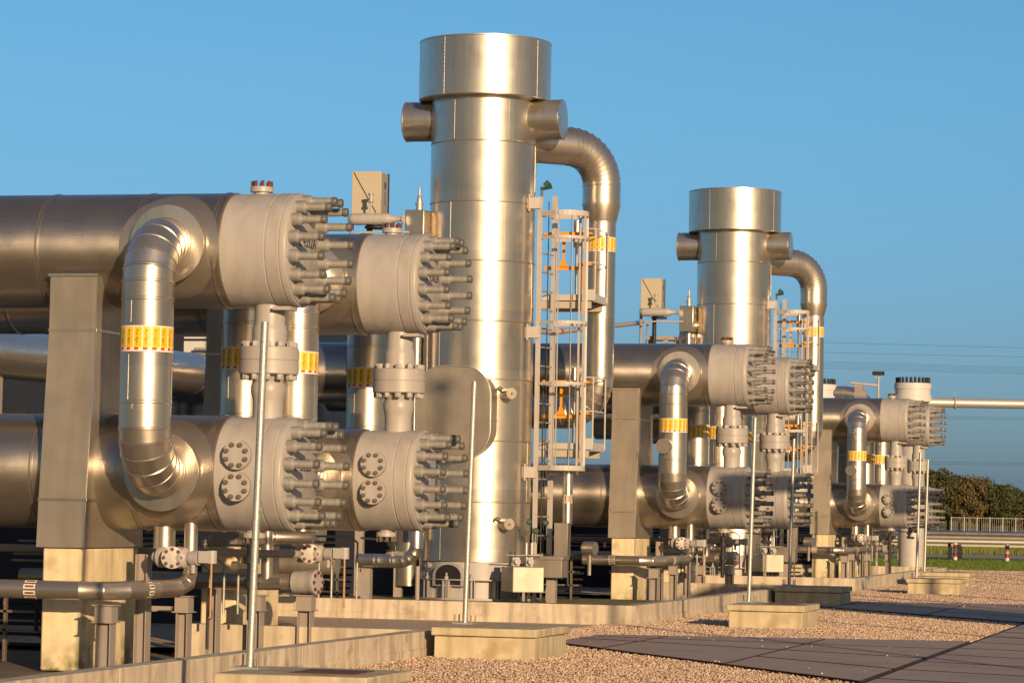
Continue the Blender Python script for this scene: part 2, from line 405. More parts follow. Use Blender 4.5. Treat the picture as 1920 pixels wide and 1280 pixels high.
sheet('access_road', [(-60, 88), (200, 104), (200, 118), (-60, 100)], -.02, mat('road', (.30, .26, .21), .9, 0, .1, .5))
sheet('far_track', [(-300, 250), (600, 300), (600, 520), (-300, 470)], -.02, mat('track', (.34, .29, .22), .9, 0, .1, .1))

# real stones lying on the bed where they can be seen
def stones(n, seed, ya, yb, xa, big):
    rng = np.random.default_rng(seed)
    x = rng.uniform(xa, 5.0, n * 3)
    y = ya + (yb - ya) * rng.uniform(0, 1, n * 3) ** 1.1
    keep = np.ones(len(x), bool); stray = np.zeros(len(x), bool)
    for dy in (0, 15.4):     # not on the cross paths
        path = (x > 1.04) & (y < 7.95 + .26 * (x - 1.04) + dy) & (y > 5.75 - 1.42 * (x - 1.04) + dy)
        stray |= path & (rng.uniform(0, 1, len(x)) < .0012); keep &= ~path | stray
    keep &= ~((x > .8) & (x < 1.7) & (y > 2.2) & (y < 3.5))
    for (a, b, c, d) in ((.66, -9, 2.6, 3.0),): pass
    keep &= ~((x < .66) & ((y < 2.76) | ((y > 11.4) & (y < 24.7)) | ((y > 31.1) & (y < 46.6))))
    x, y, lift = x[keep][:n], y[keep][:n], stray[keep][:n] * .032; n = len(x)
    s = rng.uniform(.006, .0125, n) * (1 + .018 * np.clip(y, 0, 40)) * big
    base = np.array([(1, 0, 0), (-1, 0, 0), (0, 1, 0), (0, -1, 0), (0, 0, 1), (0, 0, -.6)], float)
    fac = np.array([(0, 2, 4), (2, 1, 4), (1, 3, 4), (3, 0, 4), (2, 0, 5), (1, 2, 5), (3, 1, 5), (0, 3, 5)])
    ang = rng.uniform(0, 6.28, n); ca, sa = np.cos(ang), np.sin(ang)
    sc = rng.uniform(.7, 1.3, (n, 6, 3)); p = base[None] * sc * s[:, None, None] * np.array([1.3, 1, .8])
    px = p[..., 0] * ca[:, None] - p[..., 1] * sa[:, None] + x[:, None]; py = p[..., 0] * sa[:, None] + p[..., 1] * ca[:, None] + y[:, None]
    pz = p[..., 2] + rng.uniform(-.006, .008, n)[:, None] + .066 + lift[:, None]
    V = np.stack([px, py, pz], -1).reshape(-1, 3); F = (fac[None] + (np.arange(n) * 6)[:, None, None]).reshape(-1, 3)
    me = bpy.data.meshes.new('gravel_stones'); me.vertices.add(len(V)); me.vertices.foreach_set('co', V.ravel())
    me.loops.add(len(F) * 3); me.loops.foreach_set('vertex_index', F.ravel().astype(np.int32))
    me.polygons.add(len(F)); me.polygons.foreach_set('loop_start', np.arange(0, len(F) * 3, 3, dtype=np.int32))
    me.update(calc_edges=True)
    at = me.attributes.new('tint', 'FLOAT', 'POINT'); at.data.foreach_set('value', np.repeat(rng.uniform(0, 1, n), 6).astype(np.float32))
    m = bpy.data.materials.new('stones'); m.use_nodes = True; t = m.node_tree; pr = t.nodes['Principled BSDF']; pr.inputs['Roughness'].default_value = .8
    a = t.nodes.new('ShaderNodeAttribute'); a.attribute_name = 'tint'; r_ = t.nodes.new('ShaderNodeValToRGB')
    cr_ = r_.color_ramp; cr_.elements[0].color = (.30, .20, .14, 1); cr_.elements[1].color = (.80, .68, .54, 1)
    for pos, c in ((.3, (.52, .37, .25)), (.6, (.64, .47, .34)), (.85, (.66, .51, .42))): e = cr_.elements.new(pos); e.color = (*c, 1)
    t.links.new(a.outputs['Fac'], r_.inputs[0]); t.links.new(r_.outputs[0], pr.inputs['Base Color']); me.materials.append(m)
    o = bpy.data.objects.new('gravel_stones', me); COL.objects.link(o); o['kind'] = 'stuff'
stones(130000, 3, -7, 34, .3, 1.)
stones(45000, 4, 33, 57, -3.5, 1.35)

# paved slabs: main road strip along the right and two cross paths
SLAB = mat('slab', (.36, .275, .215), .75, 0, .18, 1.2, bump=.3, bscale=40, bdist=.004, stain=(1.2, .58, (.26, .20, .17), .5), objvar=.12)
def slabs():
    m = MB(); j = .016
    def quad(p):  # p: 4 pts ccw
        c = Vector((sum(q[0] for q in p) / 4, sum(q[1] for q in p) / 4)); P = []
        for q in p:
            d = c - Vector(q); P.append(Vector(q) + Vector((math.copysign(.02, d.x), math.copysign(.055, d.y))))
        m.hexa([(q.x, q.y, .05) for q in P], [(q.x, q.y, .092) for q in P])
    # cross paths
    for dy, y0 in ((0, 0), (15.4, 0)):
        xs = [(1.04, 1.82), (1.82, 3.49), (3.49, 5.02)]
        def far(x): return 7.9 + .26 * (x - 1.04) + dy
        def near(x): return 5.75 - 1.42 * (x - 1.04) + dy
        for xa, xb in xs:
            for k in range(4):
                f0, f1 = k / 4, (k + 1) / 4
                L = lambda x, f: far(x) + (near(x) - far(x)) * f
                quad([(xa, L(xa, f1)), (xb, L(xb, f1)), (xb, L(xb, f0)), (xa, L(xa, f0))])
    y = -9.0
    while y < 55:
        for xa, xb in ((5.07, 6.8), (6.8, 8.5), (8.5, 10.2)):
            d = -.45 * (xa - 5.07); e = -.45 * (xb - 5.07)
            quad([(xa, y + d), (xb, y + e), (xb, y + e + 1.6), (xa, y + d + 1.6)])
        y += 1.6
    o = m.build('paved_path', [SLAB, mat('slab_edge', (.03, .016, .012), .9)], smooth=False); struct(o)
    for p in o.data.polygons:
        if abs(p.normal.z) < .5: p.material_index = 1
    JM = mat('joint', (.03, .014, .011), .9)
    o = MB().add([(5.0, -12, .074), (10.3, -12, .074), (10.3, 56, .074), (5.0, 56, .074)], [(0, 1, 2, 3)]).build('path_joints', JM, smooth=False); struct(o)
    for dy in (0, 15.4):
        far = lambda x: 7.9 + .26 * (x - 1.04) + dy
        near = lambda x: 5.75 - 1.42 * (x - 1.04) + dy
        o = MB().add([(1.04, near(1.04), .075), (5.0, near(5.0), .075), (5.0, far(5.0), .075), (1.04, far(1.04), .075)], [(0, 1, 2, 3)]).build('path_joints', JM, smooth=False); struct(o)
slabs()

# ------------------------------------------------------------------ curbs
def curb(label, pts, h=.3, t=.17, z0=-.05):
    """polyline of the outer top edge; wall body to the left of travel"""
    m = MB()
    for i in range(len(pts) - 1):
        a, b = Vector(pts[i]), Vector(pts[i + 1]); d = (b - a).normalized(); n = Vector((-d.y, d.x))
        ea = t if i else 0
        L = (b - a).length; k = max(1, round(L / 3.4)); 
        for q in range(k):
            p0 = a + d * (L * q / k + (.006 if q else 0)); p1 = a + d * (L * (q + 1) / k - (.006 if q < k - 1 else 0))
            if i and q == 0: p0 = p0 + d * t
            m.hexa([(p0.x, p0.y, z0), (p1.x, p1.y, z0), (p1.x + n.x * t, p1.y + n.y * t, z0), (p0.x + n.x * t, p0.y + n.y * t, z0)],
                   [(p0.x, p0.y, h), (p1.x, p1.y, h), (p1.x + n.x * t, p1.y + n.y * t, h), (p0.x + n.x * t, p0.y + n.y * t, h)])
            o_ = -n * .009
            m.hexa([(p0.x + o_.x, p0.y + o_.y, z0), (p1.x + o_.x, p1.y + o_.y, z0), (p1.x, p1.y, z0), (p0.x, p0.y, z0)], [(p0.x + o_.x, p0.y + o_.y, .125), (p1.x + o_.x, p1.y + o_.y, .145), (p1.x, p1.y, .15), (p0.x, p0.y, .13)])
    o = m.build('curb_wall', CONC2, bevel=.012); return tag(o, label, 'wall', 'low concrete curb walls')
P1, P2, P3 = 0, 20.8, 41.6
curb('low concrete curb wall in front of the nearest exchangers, ending at a corner by the block', [(.65, -9), (.65, 2.74), (-1.75, 2.74)])
curb('low concrete curb wall running round the tall nearest tower', [(-4.4, 11.45), (.68, 11.45), (.68, 24.6), (-1.75, 24.6)])
curb('low concrete curb wall running round the smaller middle tower', [(-4.4, 31.2), (.6, 31.2), (.6, 46.5), (-4, 46.5)])
FLOOR = mat('mossy_floor', (.16, .15, .06), .9, 0, .4, 3, bump=.5, bscale=30, bdist=.01)
for y0, y1, z in ((11.6, 20.3, .13), (31.4, 40.4, .12)):
    o = MB().box((-4.5, (y0 + y1) / 2, z / 2 - .01), (9.5, y1 - y0, z)).build('basin_floor', FLOOR); struct(o)

# ------------------------------------------------------------------ cable pits and posts
def pit(label, X, Y, wx=1.22, wy=1.3, h=.35, hatch=True):
    t = thing('cable_pit', label, 'concrete block', (X, Y, 0), 0, 'concrete cable pits')
    MB().box((wx / 2, wy / 2, (h - .085) / 2 - .03), (wx - .05, wy - .05, h - .085 + .06)).build('base', CONC3, t, bevel=.01)
    MB().box((wx / 2, wy / 2, h - .04), (wx, wy, .075)).build('lid', CONC3, t, bevel=.01)
    if hatch: MB().box((wx * .62, wy * .5, h), (wx * .42, wy * .5, .006)).build('hatch', RUST, t)
    return t
def post(label, X, Y, z, H):
    t = thing('galvanised_post', label, 'post', (X, Y, z), 0, 'galvanised posts on the cable pits'); t.rotation_euler = (0, .022, 0)
    MB().cyl((0, 0, .012), (0, 0, H), .0255, 24).build('tube', GALV, t)
    MB().box((0, 0, .006), (.2, .2, .012)).build('base_plate', GALV, t)
    me = MB().cyl((0, 0, 0), (0, 0, .075), .007, 8).mesh('anchor_bolt', BOLT)
    for sx in (-1, 1):
        for sy in (-1, 1): put('anchor_bolt', me, t, (.08 * sx, .08 * sy, .012))
    return t
PITS = [(1.70, -6.1, 1.03, 1.0, 'concrete cable pit with rusty hatch at the bottom edge, nearest the camera'),
        (.76, 2.2, 1.0, 1.3, 'concrete cable pit beside the corner of the nearest curb wall'),
        (1.80, 11.5, .95, 1.25, 'sunlit concrete cable pit on gravel right of the nearest tower'),
        (.72, 21.3, 1.05, 1.25, 'shaded bluish concrete cable pit behind the sunlit one in the middle'),
        (1.70, 29.9, .98, 1.25, 'small sunlit concrete cable pit far right, the front one of the far pair'),
        (1.06, 36.6, 1.1, 1.25, 'small concrete cable pit far right, the rear one of the far pair')]
for i, (x, y, wx, wy, lb) in enumerate(PITS): pit(lb, x, y, wx, wy, hatch=(i in (0, 2)))

# ------------------------------------------------------------------ exchanger trains
WH = ['nearest', 'middle', 'farthest']
for u, (Y0, X0) in enumerate(((0, 0), (22, .02), (42.7, -.03))):
    for row, (dy, dx) in enumerate(((0, 0), (3.7, .055))):
        rn = ('front', 'rear')[row]; un = WH[u] + ' train'
        fr = f'{rn} row of the {un}'
        num = (('E 4352', 'E 4302')[row]) if u == 0 else None
        left = (-9, -8, -7)[u]
        exchanger(f'upper grey ended exchanger with bolted cover, {fr}', Y0 + dy, 3.62, X0 + dx, left, False, num + 'A' if num else None)
        exchanger(f'lower grey ended exchanger with bolted cover and round flanges, {fr}', Y0 + dy, 1.70, X0 + dx, left, True, num + 'B' if num else None)
        crossover(f'clad crossover pipe with yellow label band facing the camera, {fr}', X0 + dx - .85, Y0 + dy, -1, .95, port=(u > 0 and row == 0))
        crossover(f'shaded clad crossover pipe behind the exchangers, {fr}', X0 + dx - 1.08, Y0 + dy, 1, 2.1)
        nozzle_pair(f'grey flanged nozzle with nuts between the channels, {fr}', X0 + dx - .1, Y0 + dy)
        saddle(f'tapered metal clad support on concrete pedestal, {fr}', X0 + dx - 1.70, Y0 + dy)
        pedestal(f'yellowish concrete pedestal under the clad support, {fr}', X0 + dx - 1.69, Y0 + dy)
# ------------------------------------------------------------------ posts
for x, y, lb in ((1.72, -5.46, 'tall galvanised post at the left, standing on the nearest concrete pit'),
                 (.82, 3.15, 'galvanised post in front of the tallest tower, on the pit by the curb corner'),
                 (1.87, 12.65, 'galvanised post on the sunlit pit in the middle'),
                 (.79, 22.4, 'galvanised post on the shaded pit in the middle'),
                 (1.77, 30.9, 'galvanised post on the front pit of the far pair'),
                 (1.13, 37.6, 'galvanised post on the rear pit of the far pair')):
    post(lb, x, y, .3475, 2.3)

# ------------------------------------------------------------------ small piping of every train
def hbeam(m, x, y, z0, z1, w=.11, d=.12):
    h = z1 - z0; zc = (z0 + z1) / 2
    m.box((x - w / 2, y, zc), (.010, d, h)); m.box((x + w / 2, y, zc), (.010, d, h)); m.box((x, y, zc), (w - .012, .008, h))
def support(label, X, Y, H, head=True, w=.12):
    t = thing('pipe_support', label, 'pipe support', (X, Y, 0), 0, 'grey steel pipe supports')
    m = MB(); hbeam(m, 0, 0, .012, H - (.15 if head else 0), w); m.box((0, 0, .006), (w + .1, .22, .012))
    m.build('column', STEEL, t)
    if head:
        MB().box((0, 0, H - .085), (w + .03, .14, .13)).box((0, 0, H - .155), (w + .07, .18, .01)).box((0, 0, H - .015), (w + .07, .18, .01)).build('head', STEEL, t)
    return t
def flow_labels(parent, p, d, r, n=8, L=.11):
    """ring of little white arrows labels around a pipe at p running along d"""
    Q = orient(p, d); m = MB(); R = r + .003
    for k in range(n):
        a = 2 * math.pi * k / n; da = 2 * math.pi / n * .34
        g = lambda aa, z, RR=R: (RR * math.cos(aa), RR * math.sin(aa), z)
        m.add([g(a - da, -L / 2), g(a, -L / 2), g(a + da, -L / 2), g(a + da, L / 2), g(a, L / 2), g(a - da, L / 2)], [(0, 1, 4, 5), (1, 2, 3, 4)], 0, Q)
        m.add([g(a - da * .45, -L * .38, R + .001), g(a + da * .45, -L * .38, R + .001), g(a + da * .45, L * .25, R + .001), g(a - da * .45, L * .25, R + .001)], [(0, 1, 2, 3)], 1, Q)
        m.add([g(a - da * .8, L * .25, R + .001), g(a + da * .8, L * .25, R + .001), g(a, L * .46, R + .001)], [(0, 1, 2)], 1, Q)
    return m.build('flow_label', [WHT, RUST], parent, smooth=False)
def valve_group(label, X, Y, z):
    t = thing('drain_valve', label, 'valve', (X, Y, z), 0, 'drain valves under the lower exchangers')
    ax = orient((0, 0, 0), (1, 0, 0))
    MB().lathe([(.045, -.26), (.045, -.2), (.09, -.195), (.09, -.16), (.05, -.15), (.055, -.10), (.085, -.06), (.095, 0), (.085, .06), (.05, .09), (.05, .12), (.062, .125), (.062, .20)], 24, orient((-.02, 0, 0), (1, -.25, 0))).build('body', PAINT, t)
    f = MB().lathe([(.090, -.02), (.095, -.012), (.095, .03), (.05, .035)], 28, orient((-.06, -.07, 0), (.35, -.95, 0))).build('flange', PAINT, t)
    Q = orient((-.06, -.07, 0), (.35, -.95, 0)); me = HEXNUT(.016, .02).mesh('bolt', RUST)
    for k in range(8):
        o = put('bolt', me, f, Q @ Vector((.072 * math.cos(k * .785), .072 * math.sin(k * .785), .03))); o.rotation_euler = Q.to_euler()
    MB().box((.235, -.05, .01), (.10, .09, .10)).cyl((.29, -.05, -.045), (.29, -.05, .065), .045, 16).cyl((.12, -.04, -.13), (.12, -.04, -.05), .02, 10).build('gearbox', PAINT, t)
    MB().cyl((.30, -.08, -.50), (.30, -.08, .01), .010, 8).box((.30, -.08, -.5), (.03, .02, .012)).build('hanging_rod', COPPER, t)
    return t

def small_pipes(Y0, X0, un, first):
    g = 'clad condensate pipes along the exchangers'
    # front condensate line
    z = .70; r = .077
    t = thing('condensate_pipe', f'thin clad pipe crossing in front of the pedestal, {un}', 'pipe', (X0, Y0, 0), 0, g)
    xs = -5 if first else -2.2
    pts = [(xs, -1.15, z), (-1.75, -1.15, z), (-1.3, -1.15, z), (-1.12, -1.12, z), (-.98, -.95, z + .005), (-.86, -.6, z + .01), (-.76, -.34, z + .02), (-.715, -.24, z + .06), (-.70, -.2, z + .14), (-.70, -.2, 1.3)]
    MB().pipe(pts, r, 28, rads=[r] * 7 + [.072, .060, .058], ridge=.003, skip=(1,)).build('line', CLAD, t)
    flow_labels(t, (-1.73, -1.15, z), (1, 0, 0), r, 9, .105); flow_labels(t, (-.90, -.72, z + .008), (.32, 1, 0), r, 9, .06)
    support(f'steel support holding the bent condensate pipe at its front, {un}', X0 - 1.07, Y0 - 1.15, .60)
    support(f'tall plain steel column just right of the front pedestal, {un}', X0 - 1.25, Y0 + .12, .99, False, .10)
    support(f'short steel column behind the tall plain one, {un}', X0 - 1.22, Y0 + 1.05, .62, True, .10)
    support(f'steel column left of the rear pedestal, {un}', X0 - 1.05, Y0 + 1.35, .68, False, .09)
    # rear line with blind flange
    t = thing('condensate_pipe', f'clad pipe ending in a bolted flange between the rows, {un}', 'pipe', (X0, Y0, 0), 0, g)
    MB().pipe([(-3.5, 2.62, .71), (-1.15, 2.6, .71), (-.82, 2.6, .715), (-.55, 2.55, .72)], .078, 28, ridge=.003, skip=()).build('line', CLAD, t)
    MB().pipe([(-.975, 2.58, .74), (-.975, 2.56, 1.30)], .056, 24).build('riser', CLAD2, t)
    q = orient((-.50, 2.54, .72), (1, -.16, .02))
    f = MB().lathe([(.08, -.2), (.105, -.19), (.108, -.06), (.112, .0), (.118, .01), (.118, .045), (.112, .05)], 32, q).build('blind_flange', PAINT, t)
    me = HEXNUT(.018, .016).mesh('bolt', RUST)
    for k in range(8):
        o = put('bolt', me, f, q @ Vector((.09 * math.cos(k * .785), .09 * math.sin(k * .785), .05))); o.rotation_euler = q.to_euler()
    flow_labels(t, (-1.66, 2.61, .71), (1, 0, 0), .078, 9, .10)
    support(f'steel support under the bolted end of the rear condensate pipe, {un}', X0 - .58, Y0 + 2.58, .61)
    support(f'steel support under the rear condensate pipe beside its riser, {un}', X0 - 1.05, Y0 + 2.5, .60)
    for row, dy in ((0, 0), (1, 3.7)):
        rn = ('front', 'rear')[row]
        o = MB().lathe([(.09, 1.045), (.094, 1.05), (.094, 1.235)], 40, Matrix.Translation((-.98, -.1, 0))).build('drain_stub', CLAD2)
        o.location = (X0, Y0 + dy, 0); tag(o, f'short shiny drain stub under the lower exchanger, {rn} row of the {un}', 'pipe stub', 'drain stubs under the exchangers')
        valve_group(f'drain valve with hanging orange rod, {rn} row of the {un}', X0 - .76, Y0 + dy - .25, .975)
    # thin grey transfer line under the vessels
    o = MB().pipe([(-4, 1.3, 1.0), (-1.3, 1.3, 1.0), (-.2, 1.25, 1.0)], .035, 16).build('drain_line', PAINT); o.location = (X0, Y0, 0)
    tag(o, f'slim grey drain line passing behind the front pedestal, {un}', 'pipe', 'slim grey drain lines')
for u, (Y0, X0) in enumerate(((0, 0), (22, .02), (42.7, -.03))): small_pipes(Y0, X0, WH[u] + ' train', u == 0)

# ------------------------------------------------------------------ tower
def rounded(w, h, r, n=10):
    P = []
    for cx, cz, a0 in ((w / 2 - r, h / 2 - r, 0), (-w / 2 + r, h / 2 - r, 90), (-w / 2 + r, -h / 2 + r, 180), (w / 2 - r, -h / 2 + r, 270)):
        for i in range(n + 1):
            a = rad(a0 + 90 * i / n); P.append((cx + r * math.cos(a), cz + r * math.sin(a)))
    return P
def prism(m, P, M_, d, mi=0):
    n = len(P); m.add([(x, 0, z) for x, z in P] + [(x, d, z) for x, z in P], [tuple(range(n))[::-1], tuple(range(n, 2 * n))] + [(i, (i + 1) % n, (i + 1) % n + n, i + n) for i in range(n)], mi, M_)

def tower(label, loc, size):
    t = thing('scrubber_tower', label, 'tower', loc, 0, 'tall clad scrubber towers')
    R = .785
    zs = [1.56, 2.45, 3.35, 4.2, 5.08, 5.95, 6.84]
    m = MB(); m.lathe(ridge_prof(.69, 7.5, R, zs, .004, .010), 96, cap1=False)
    ed = [.69] + zs + [7.45]; offs = [-118, -70, -60, -125, -66, -112, -60, -109]
    for i in range(8):
        for a in (offs[i], offs[i] + 180, offs[i] + 62):
            q = Matrix.Rotation(rad(a), 4, 'Z')
            m.box((R + .001, 0, (ed[i] + ed[i + 1]) / 2), (.006, .012, ed[i + 1] - ed[i] - .03), M=q)
    m.lathe([(R, .69), (R + .012, .685), (R + .012, .70)], 96, cap0=False, cap1=False)
    seam_rings(m, [z - .013 for z in zs], R, Matrix.Identity(4), .007); m.build('shell', [CLAD2, SEAM], t)
    m = MB(); m.lathe([(.70, 7.49), (.97, 7.49), (.979, 7.497), (.979, 8.34), (.986, 8.345), (.986, 8.365), (.5, 8.40), (.0, 8.41)], 96, cap0=False, cap1=False)
    for a in (-158, -113, -68, -23, 30, 90, 140):
        q = Matrix.Rotation(rad(a), 4, 'Z'); m.box((.980, 0, 7.92), (.006, .014, .83), M=q)
        for j in range(14): m.cyl(q @ Vector((.98, .014, 7.54 + j * .057)), q @ Vector((.988, .014, 7.54 + j * .057)), .006, 6)
    m.build('cap', CLAD2, t)
    for s in (1, -1):
        q = orient((0, 0, 7.21), (s, 0, 0)); m = MB()
        m.lathe([(.295, .55), (.295, 1.19)], 48, q, cap1=False); m.box((s * .98, -.296, 7.21), (.42, .006, .012)); sb = m.build('side_stub', CLAD2, t)
        m = MB().lathe([(.297, 1.185), (.301, 1.19), (.301, 1.205), (.29, 1.207)], 48, q); m.box((s * 1.209, 0, 7.21), (.005, .56, .01)); m.build('end_cover', CLAD2, sb)
    # insulated manway box
    m = MB(); P = rounded(1.13, 1.33, .43, 12); q = Matrix.Translation((-.12, -1.02, 2.84))
    prism(m, P, q, .75)
    P2 = rounded(1.15, 1.35, .44, 12); prism(m, P2, Matrix.Translation((-.12, -1.025, 2.84)), .022)
    m.build('manway_rim', CLAD2, t); m = MB(); prism(m, rounded(1.11, 1.31, .42, 12), Matrix.Translation((-.12, -1.032, 2.84)), .01); m.box((-.12, -1.034, 2.74), (1.10, .006, .010)); m.box((-.35, -1.034, 2.45), (.008, .006, .5)); m.build('manway_cover', CLADW, t)
    m = MB()
    for yy in (-1.03, -.30):
        PP = [(x - .12, yy, z + 2.84) for x, z in rounded(1.145, 1.345, .435, 10)]; m.pipe(PP + PP[:1], .009, 8)
    m.box((.452, -.66, 2.74), (.008, .70, .012)); m.build('manway_trim', GALV, t)
    # clad nozzles on the side
    for z in (3.13, 1.24):
        q = orient((.42, -.42, z), (.62, -.78, 0)); n = MB().lathe([(.088, .1), (.088, .43), (.083, .435)], 28, q).build('side_nozzle', CLAD, t)
        MB().lathe([(.018, .435), (.018, .46)], 10, q).cyl(q @ Vector((-.1, .05, .3)), q @ Vector((-.15, .08, .3)), .035, 12).build('gland', BOLT, n)
    # inner clad downcomer at the back left
    m = MB(); m.pipe([(-1.02, -.1, .3), (-1.02, -.1, 5.1), (-.98, -.1, 5.35), (-.8, -.08, 5.5)], .17, 24, ridge=.003).build('side_pipe', CLAD, t)
    # skirt
    MB().lathe([(.765, .15), (.765, .69)], 80).lathe([(.74, .415), (.90, .415), (.90, .43), (.74, .43)], 80).lathe([(.72, .13), (.93, .13), (.93, .155), (.72, .155)], 80).build('skirt', PAINT, t)
    d = math.atan2(-.97, -.23); q = Matrix.Rotation(d + math.pi / 2, 4, 'Z')   # local -Y faces out
    def archp(w, h): return [(-w, 0), (w, 0)] + [(w * math.cos(rad(a)), h - w * .75 + w * .75 * math.sin(rad(a))) for a in range(0, 181, 12)]
    m = MB(); prism(m, archp(.22, .30), q @ Matrix.Translation((0, -.845, .34)), .1); m.build('dark_hole_plate', DARK, t)  # solid dark plate; the shade inside the arch is its colour
    m = MB(); O, I = archp(.25, .33), archp(.215, .295); n = len(O)
    vs = [(x, -.86, z + .33) for x, z in O] + [(x, -.86, z + .345) for x, z in I] + [(x, -.7, z + .33) for x, z in O] + [(x, -.7, z + .345) for x, z in I]
    fs = []
    for i in range(n):
        j = (i + 1) % n; fs += [(i, j, n + j, n + i), (j, i, 2 * n + i, 2 * n + j), (n + i, n + j, 3 * n + j, 3 * n + i)]
    m.add(vs, fs, 0, q); m.build('arch_frame', PAINT, t)
    q2 = orient((0, 0, .62), (-.72, -.69, 0)); MB().lathe([(.045, .7), (.045, .83), (.035, .83), (.035, .76)], 20, q2, cap1=False).build('vent_sleeve', PAINT, t)
    me = MB().box((-.045, -.83, .28), (.012, .13, .26)).box((.045, -.83, .28), (.012, .13, .26)).cyl((0, -.86, .13), (0, -.86, .52), .014, 8).cyl((0, -.86, .43), (0, -.86, .47), .03, 6).mesh('anchor_chair', PAINT)
    for k in range(14): put('anchor_chair', me, t, (0, 0, 0), (0, 0, rad(11 + k * 360 / 14)))
    MB().lathe([(.98, 0), (.98, .125), (.96, .132)], 64).build('plinth', FLOOR, t)
    return t
T1 = (-3.21, 18.35, 0); T2 = (-3.02, 38.1, -.08)
towers = [tower('tallest clad tower with wide cap, nearest the camera', T1, 1), tower('smaller looking clad tower with wide cap, farther back', T2, 2)]

def duct(label, loc):
    t = thing('vapour_duct', label, 'duct', loc, 0, 'overhead ducts beside the towers')
    d = Vector((.75, .66, 0)).normalized(); D = 2.0; R = .56; z = 6.93
    c = d * (D - R) + Vector((0, 0, z - R))
    a = arc(c, R, math.pi / 2, 0, 11, d, (0, 0, 1))
    MB().pipe([d * .6 + Vector((0, 0, z))] + a + [a[-1] + Vector((0, 0, -.02))], .287, 48, ridge=.009).build('upper_elbow', CLAD2, t)
    v = d * D
    MB().lathe([(.288, z - R - .02), (.288, 6.10), (.294, 6.095), (.294, 6.07), (.23, 5.82), (.234, 5.815), (.234, 5.80), (.228, 5.795), (.228, 3.45)] [::-1], 48, Matrix.Translation((v.x, v.y, 0))).build('riser', CLAD2, t)
    label_band(t, .2285, 5.36, .22, v.x, v.y)
    e = Vector((-.97, .25, 0)).normalized(); R2 = .55
    c = Vector((v.x, v.y, 3.47)) + e * R2
    a = arc(c, R2, 0, -math.pi / 2, 8, -e, (0, 0, 1))
    MB().pipe([Vector((v.x, v.y, 3.6))] + a + [a[-1] + e * 1.5], .228, 40, ridge=.005).build('lower_elbow', CLAD2, t)
    return t
duct('overhead elbow duct beside the tallest tower', T1); duct('overhead elbow duct beside the smaller looking tower', T2)

def ladder(label, loc):
    t = thing('caged_ladder', label, 'ladder', loc, 0, 'caged ladders on the towers')
    a, b = Vector((.93, -.2, 0)), Vector((1.05, .22, 0)); dr = (b - a).normalized(); nn = Vector((dr.y, -dr.x, 0))
    A = math.atan2(dr.y, dr.x)
    for p, w, zt in ((a, .035, 6.05), (b, .05, 6.1)):
        MB().box((0, 0, (zt + .1) / 2), (w, .065, zt - .1), M=Matrix.Translation(p) @ Matrix.Rotation(A, 4, 'Z')).build('rail', RAILM, t)
    me = MB().cyl(a - a, b - a, .011, 8).mesh('rung', STEEL)
    for k in range(21): put('rung', me, t, a + Vector((0, 0, .25 + k * .276)))
    mid = (a + b) / 2; cc = mid + nn * .32
    def hoop(h, zc, wide=.33):
        P = []
        for i in range(17):
            th = math.pi * i / 16
            P.append(cc - dr * wide * math.cos(th) + nn * wide * math.sin(th))
        P = [a + dr * .0] + P + [b]
        m = MB()
        for i in range(len(P) - 1):
            p, q = P[i], P[i + 1]; e = (q - p).normalized(); o = Vector((e.y, -e.x, 0)) * .005
            m.hexa([p - o, q - o, q + o, p + o], [p - o + Vector((0, 0, h)), q - o + Vector((0, 0, h)), q + o + Vector((0, 0, h)), p + o + Vector((0, 0, h))])
        return m.mesh('cage_hoop', RAILM, smooth=False)
    h1, h2 = hoop(.045, 0), hoop(.075, 0)
    for z, me in ((5.76, h2), (5.42, h1), (4.17, h1), (3.28, h1), (2.03, h2)): put('cage_hoop', me, t, (0, 0, z))
    for k in (1, 4, 8, 12, 15):
        th = math.pi * k / 16; p = cc - dr * .323 * math.cos(th) + nn * .323 * math.sin(th)
        MB().box((0, 0, 3.95), (.042, .006, 3.75), M=Matrix.Translation(p) @ Matrix.Rotation(A + math.pi / 2 + (math.pi / 2 - th) * -1, 4, 'Z')).build('cage_strap', RAILM, t, smooth=False)
    for z in (5.95, 4.05, 2.0):
        MB().box((.84, -.20, z), (.20, .10, .16)).box((.78, -.20, z), (.02, .16, .24)).build('bracket', RAILM, t)
    MB().cyl((.95, -.2, 6.05), (.95, -.2, 6.2), .02, 8).cyl((1.0, -.2, 6.2), (1.06, -.2, 6.26), .05, 12).cyl((.93, -.2, 6.16), (1.1, -.2, 6.19), .025, 8).build('vent_valve', GREEN, t)
    MB().cyl((.985, -.05, .6), (.985, -.05, 3.3), .012, 8).cyl((1.0, .05, .5), (1.0, .05, 6.0), .008, 8).build('conduit', DARK, t)
    return t
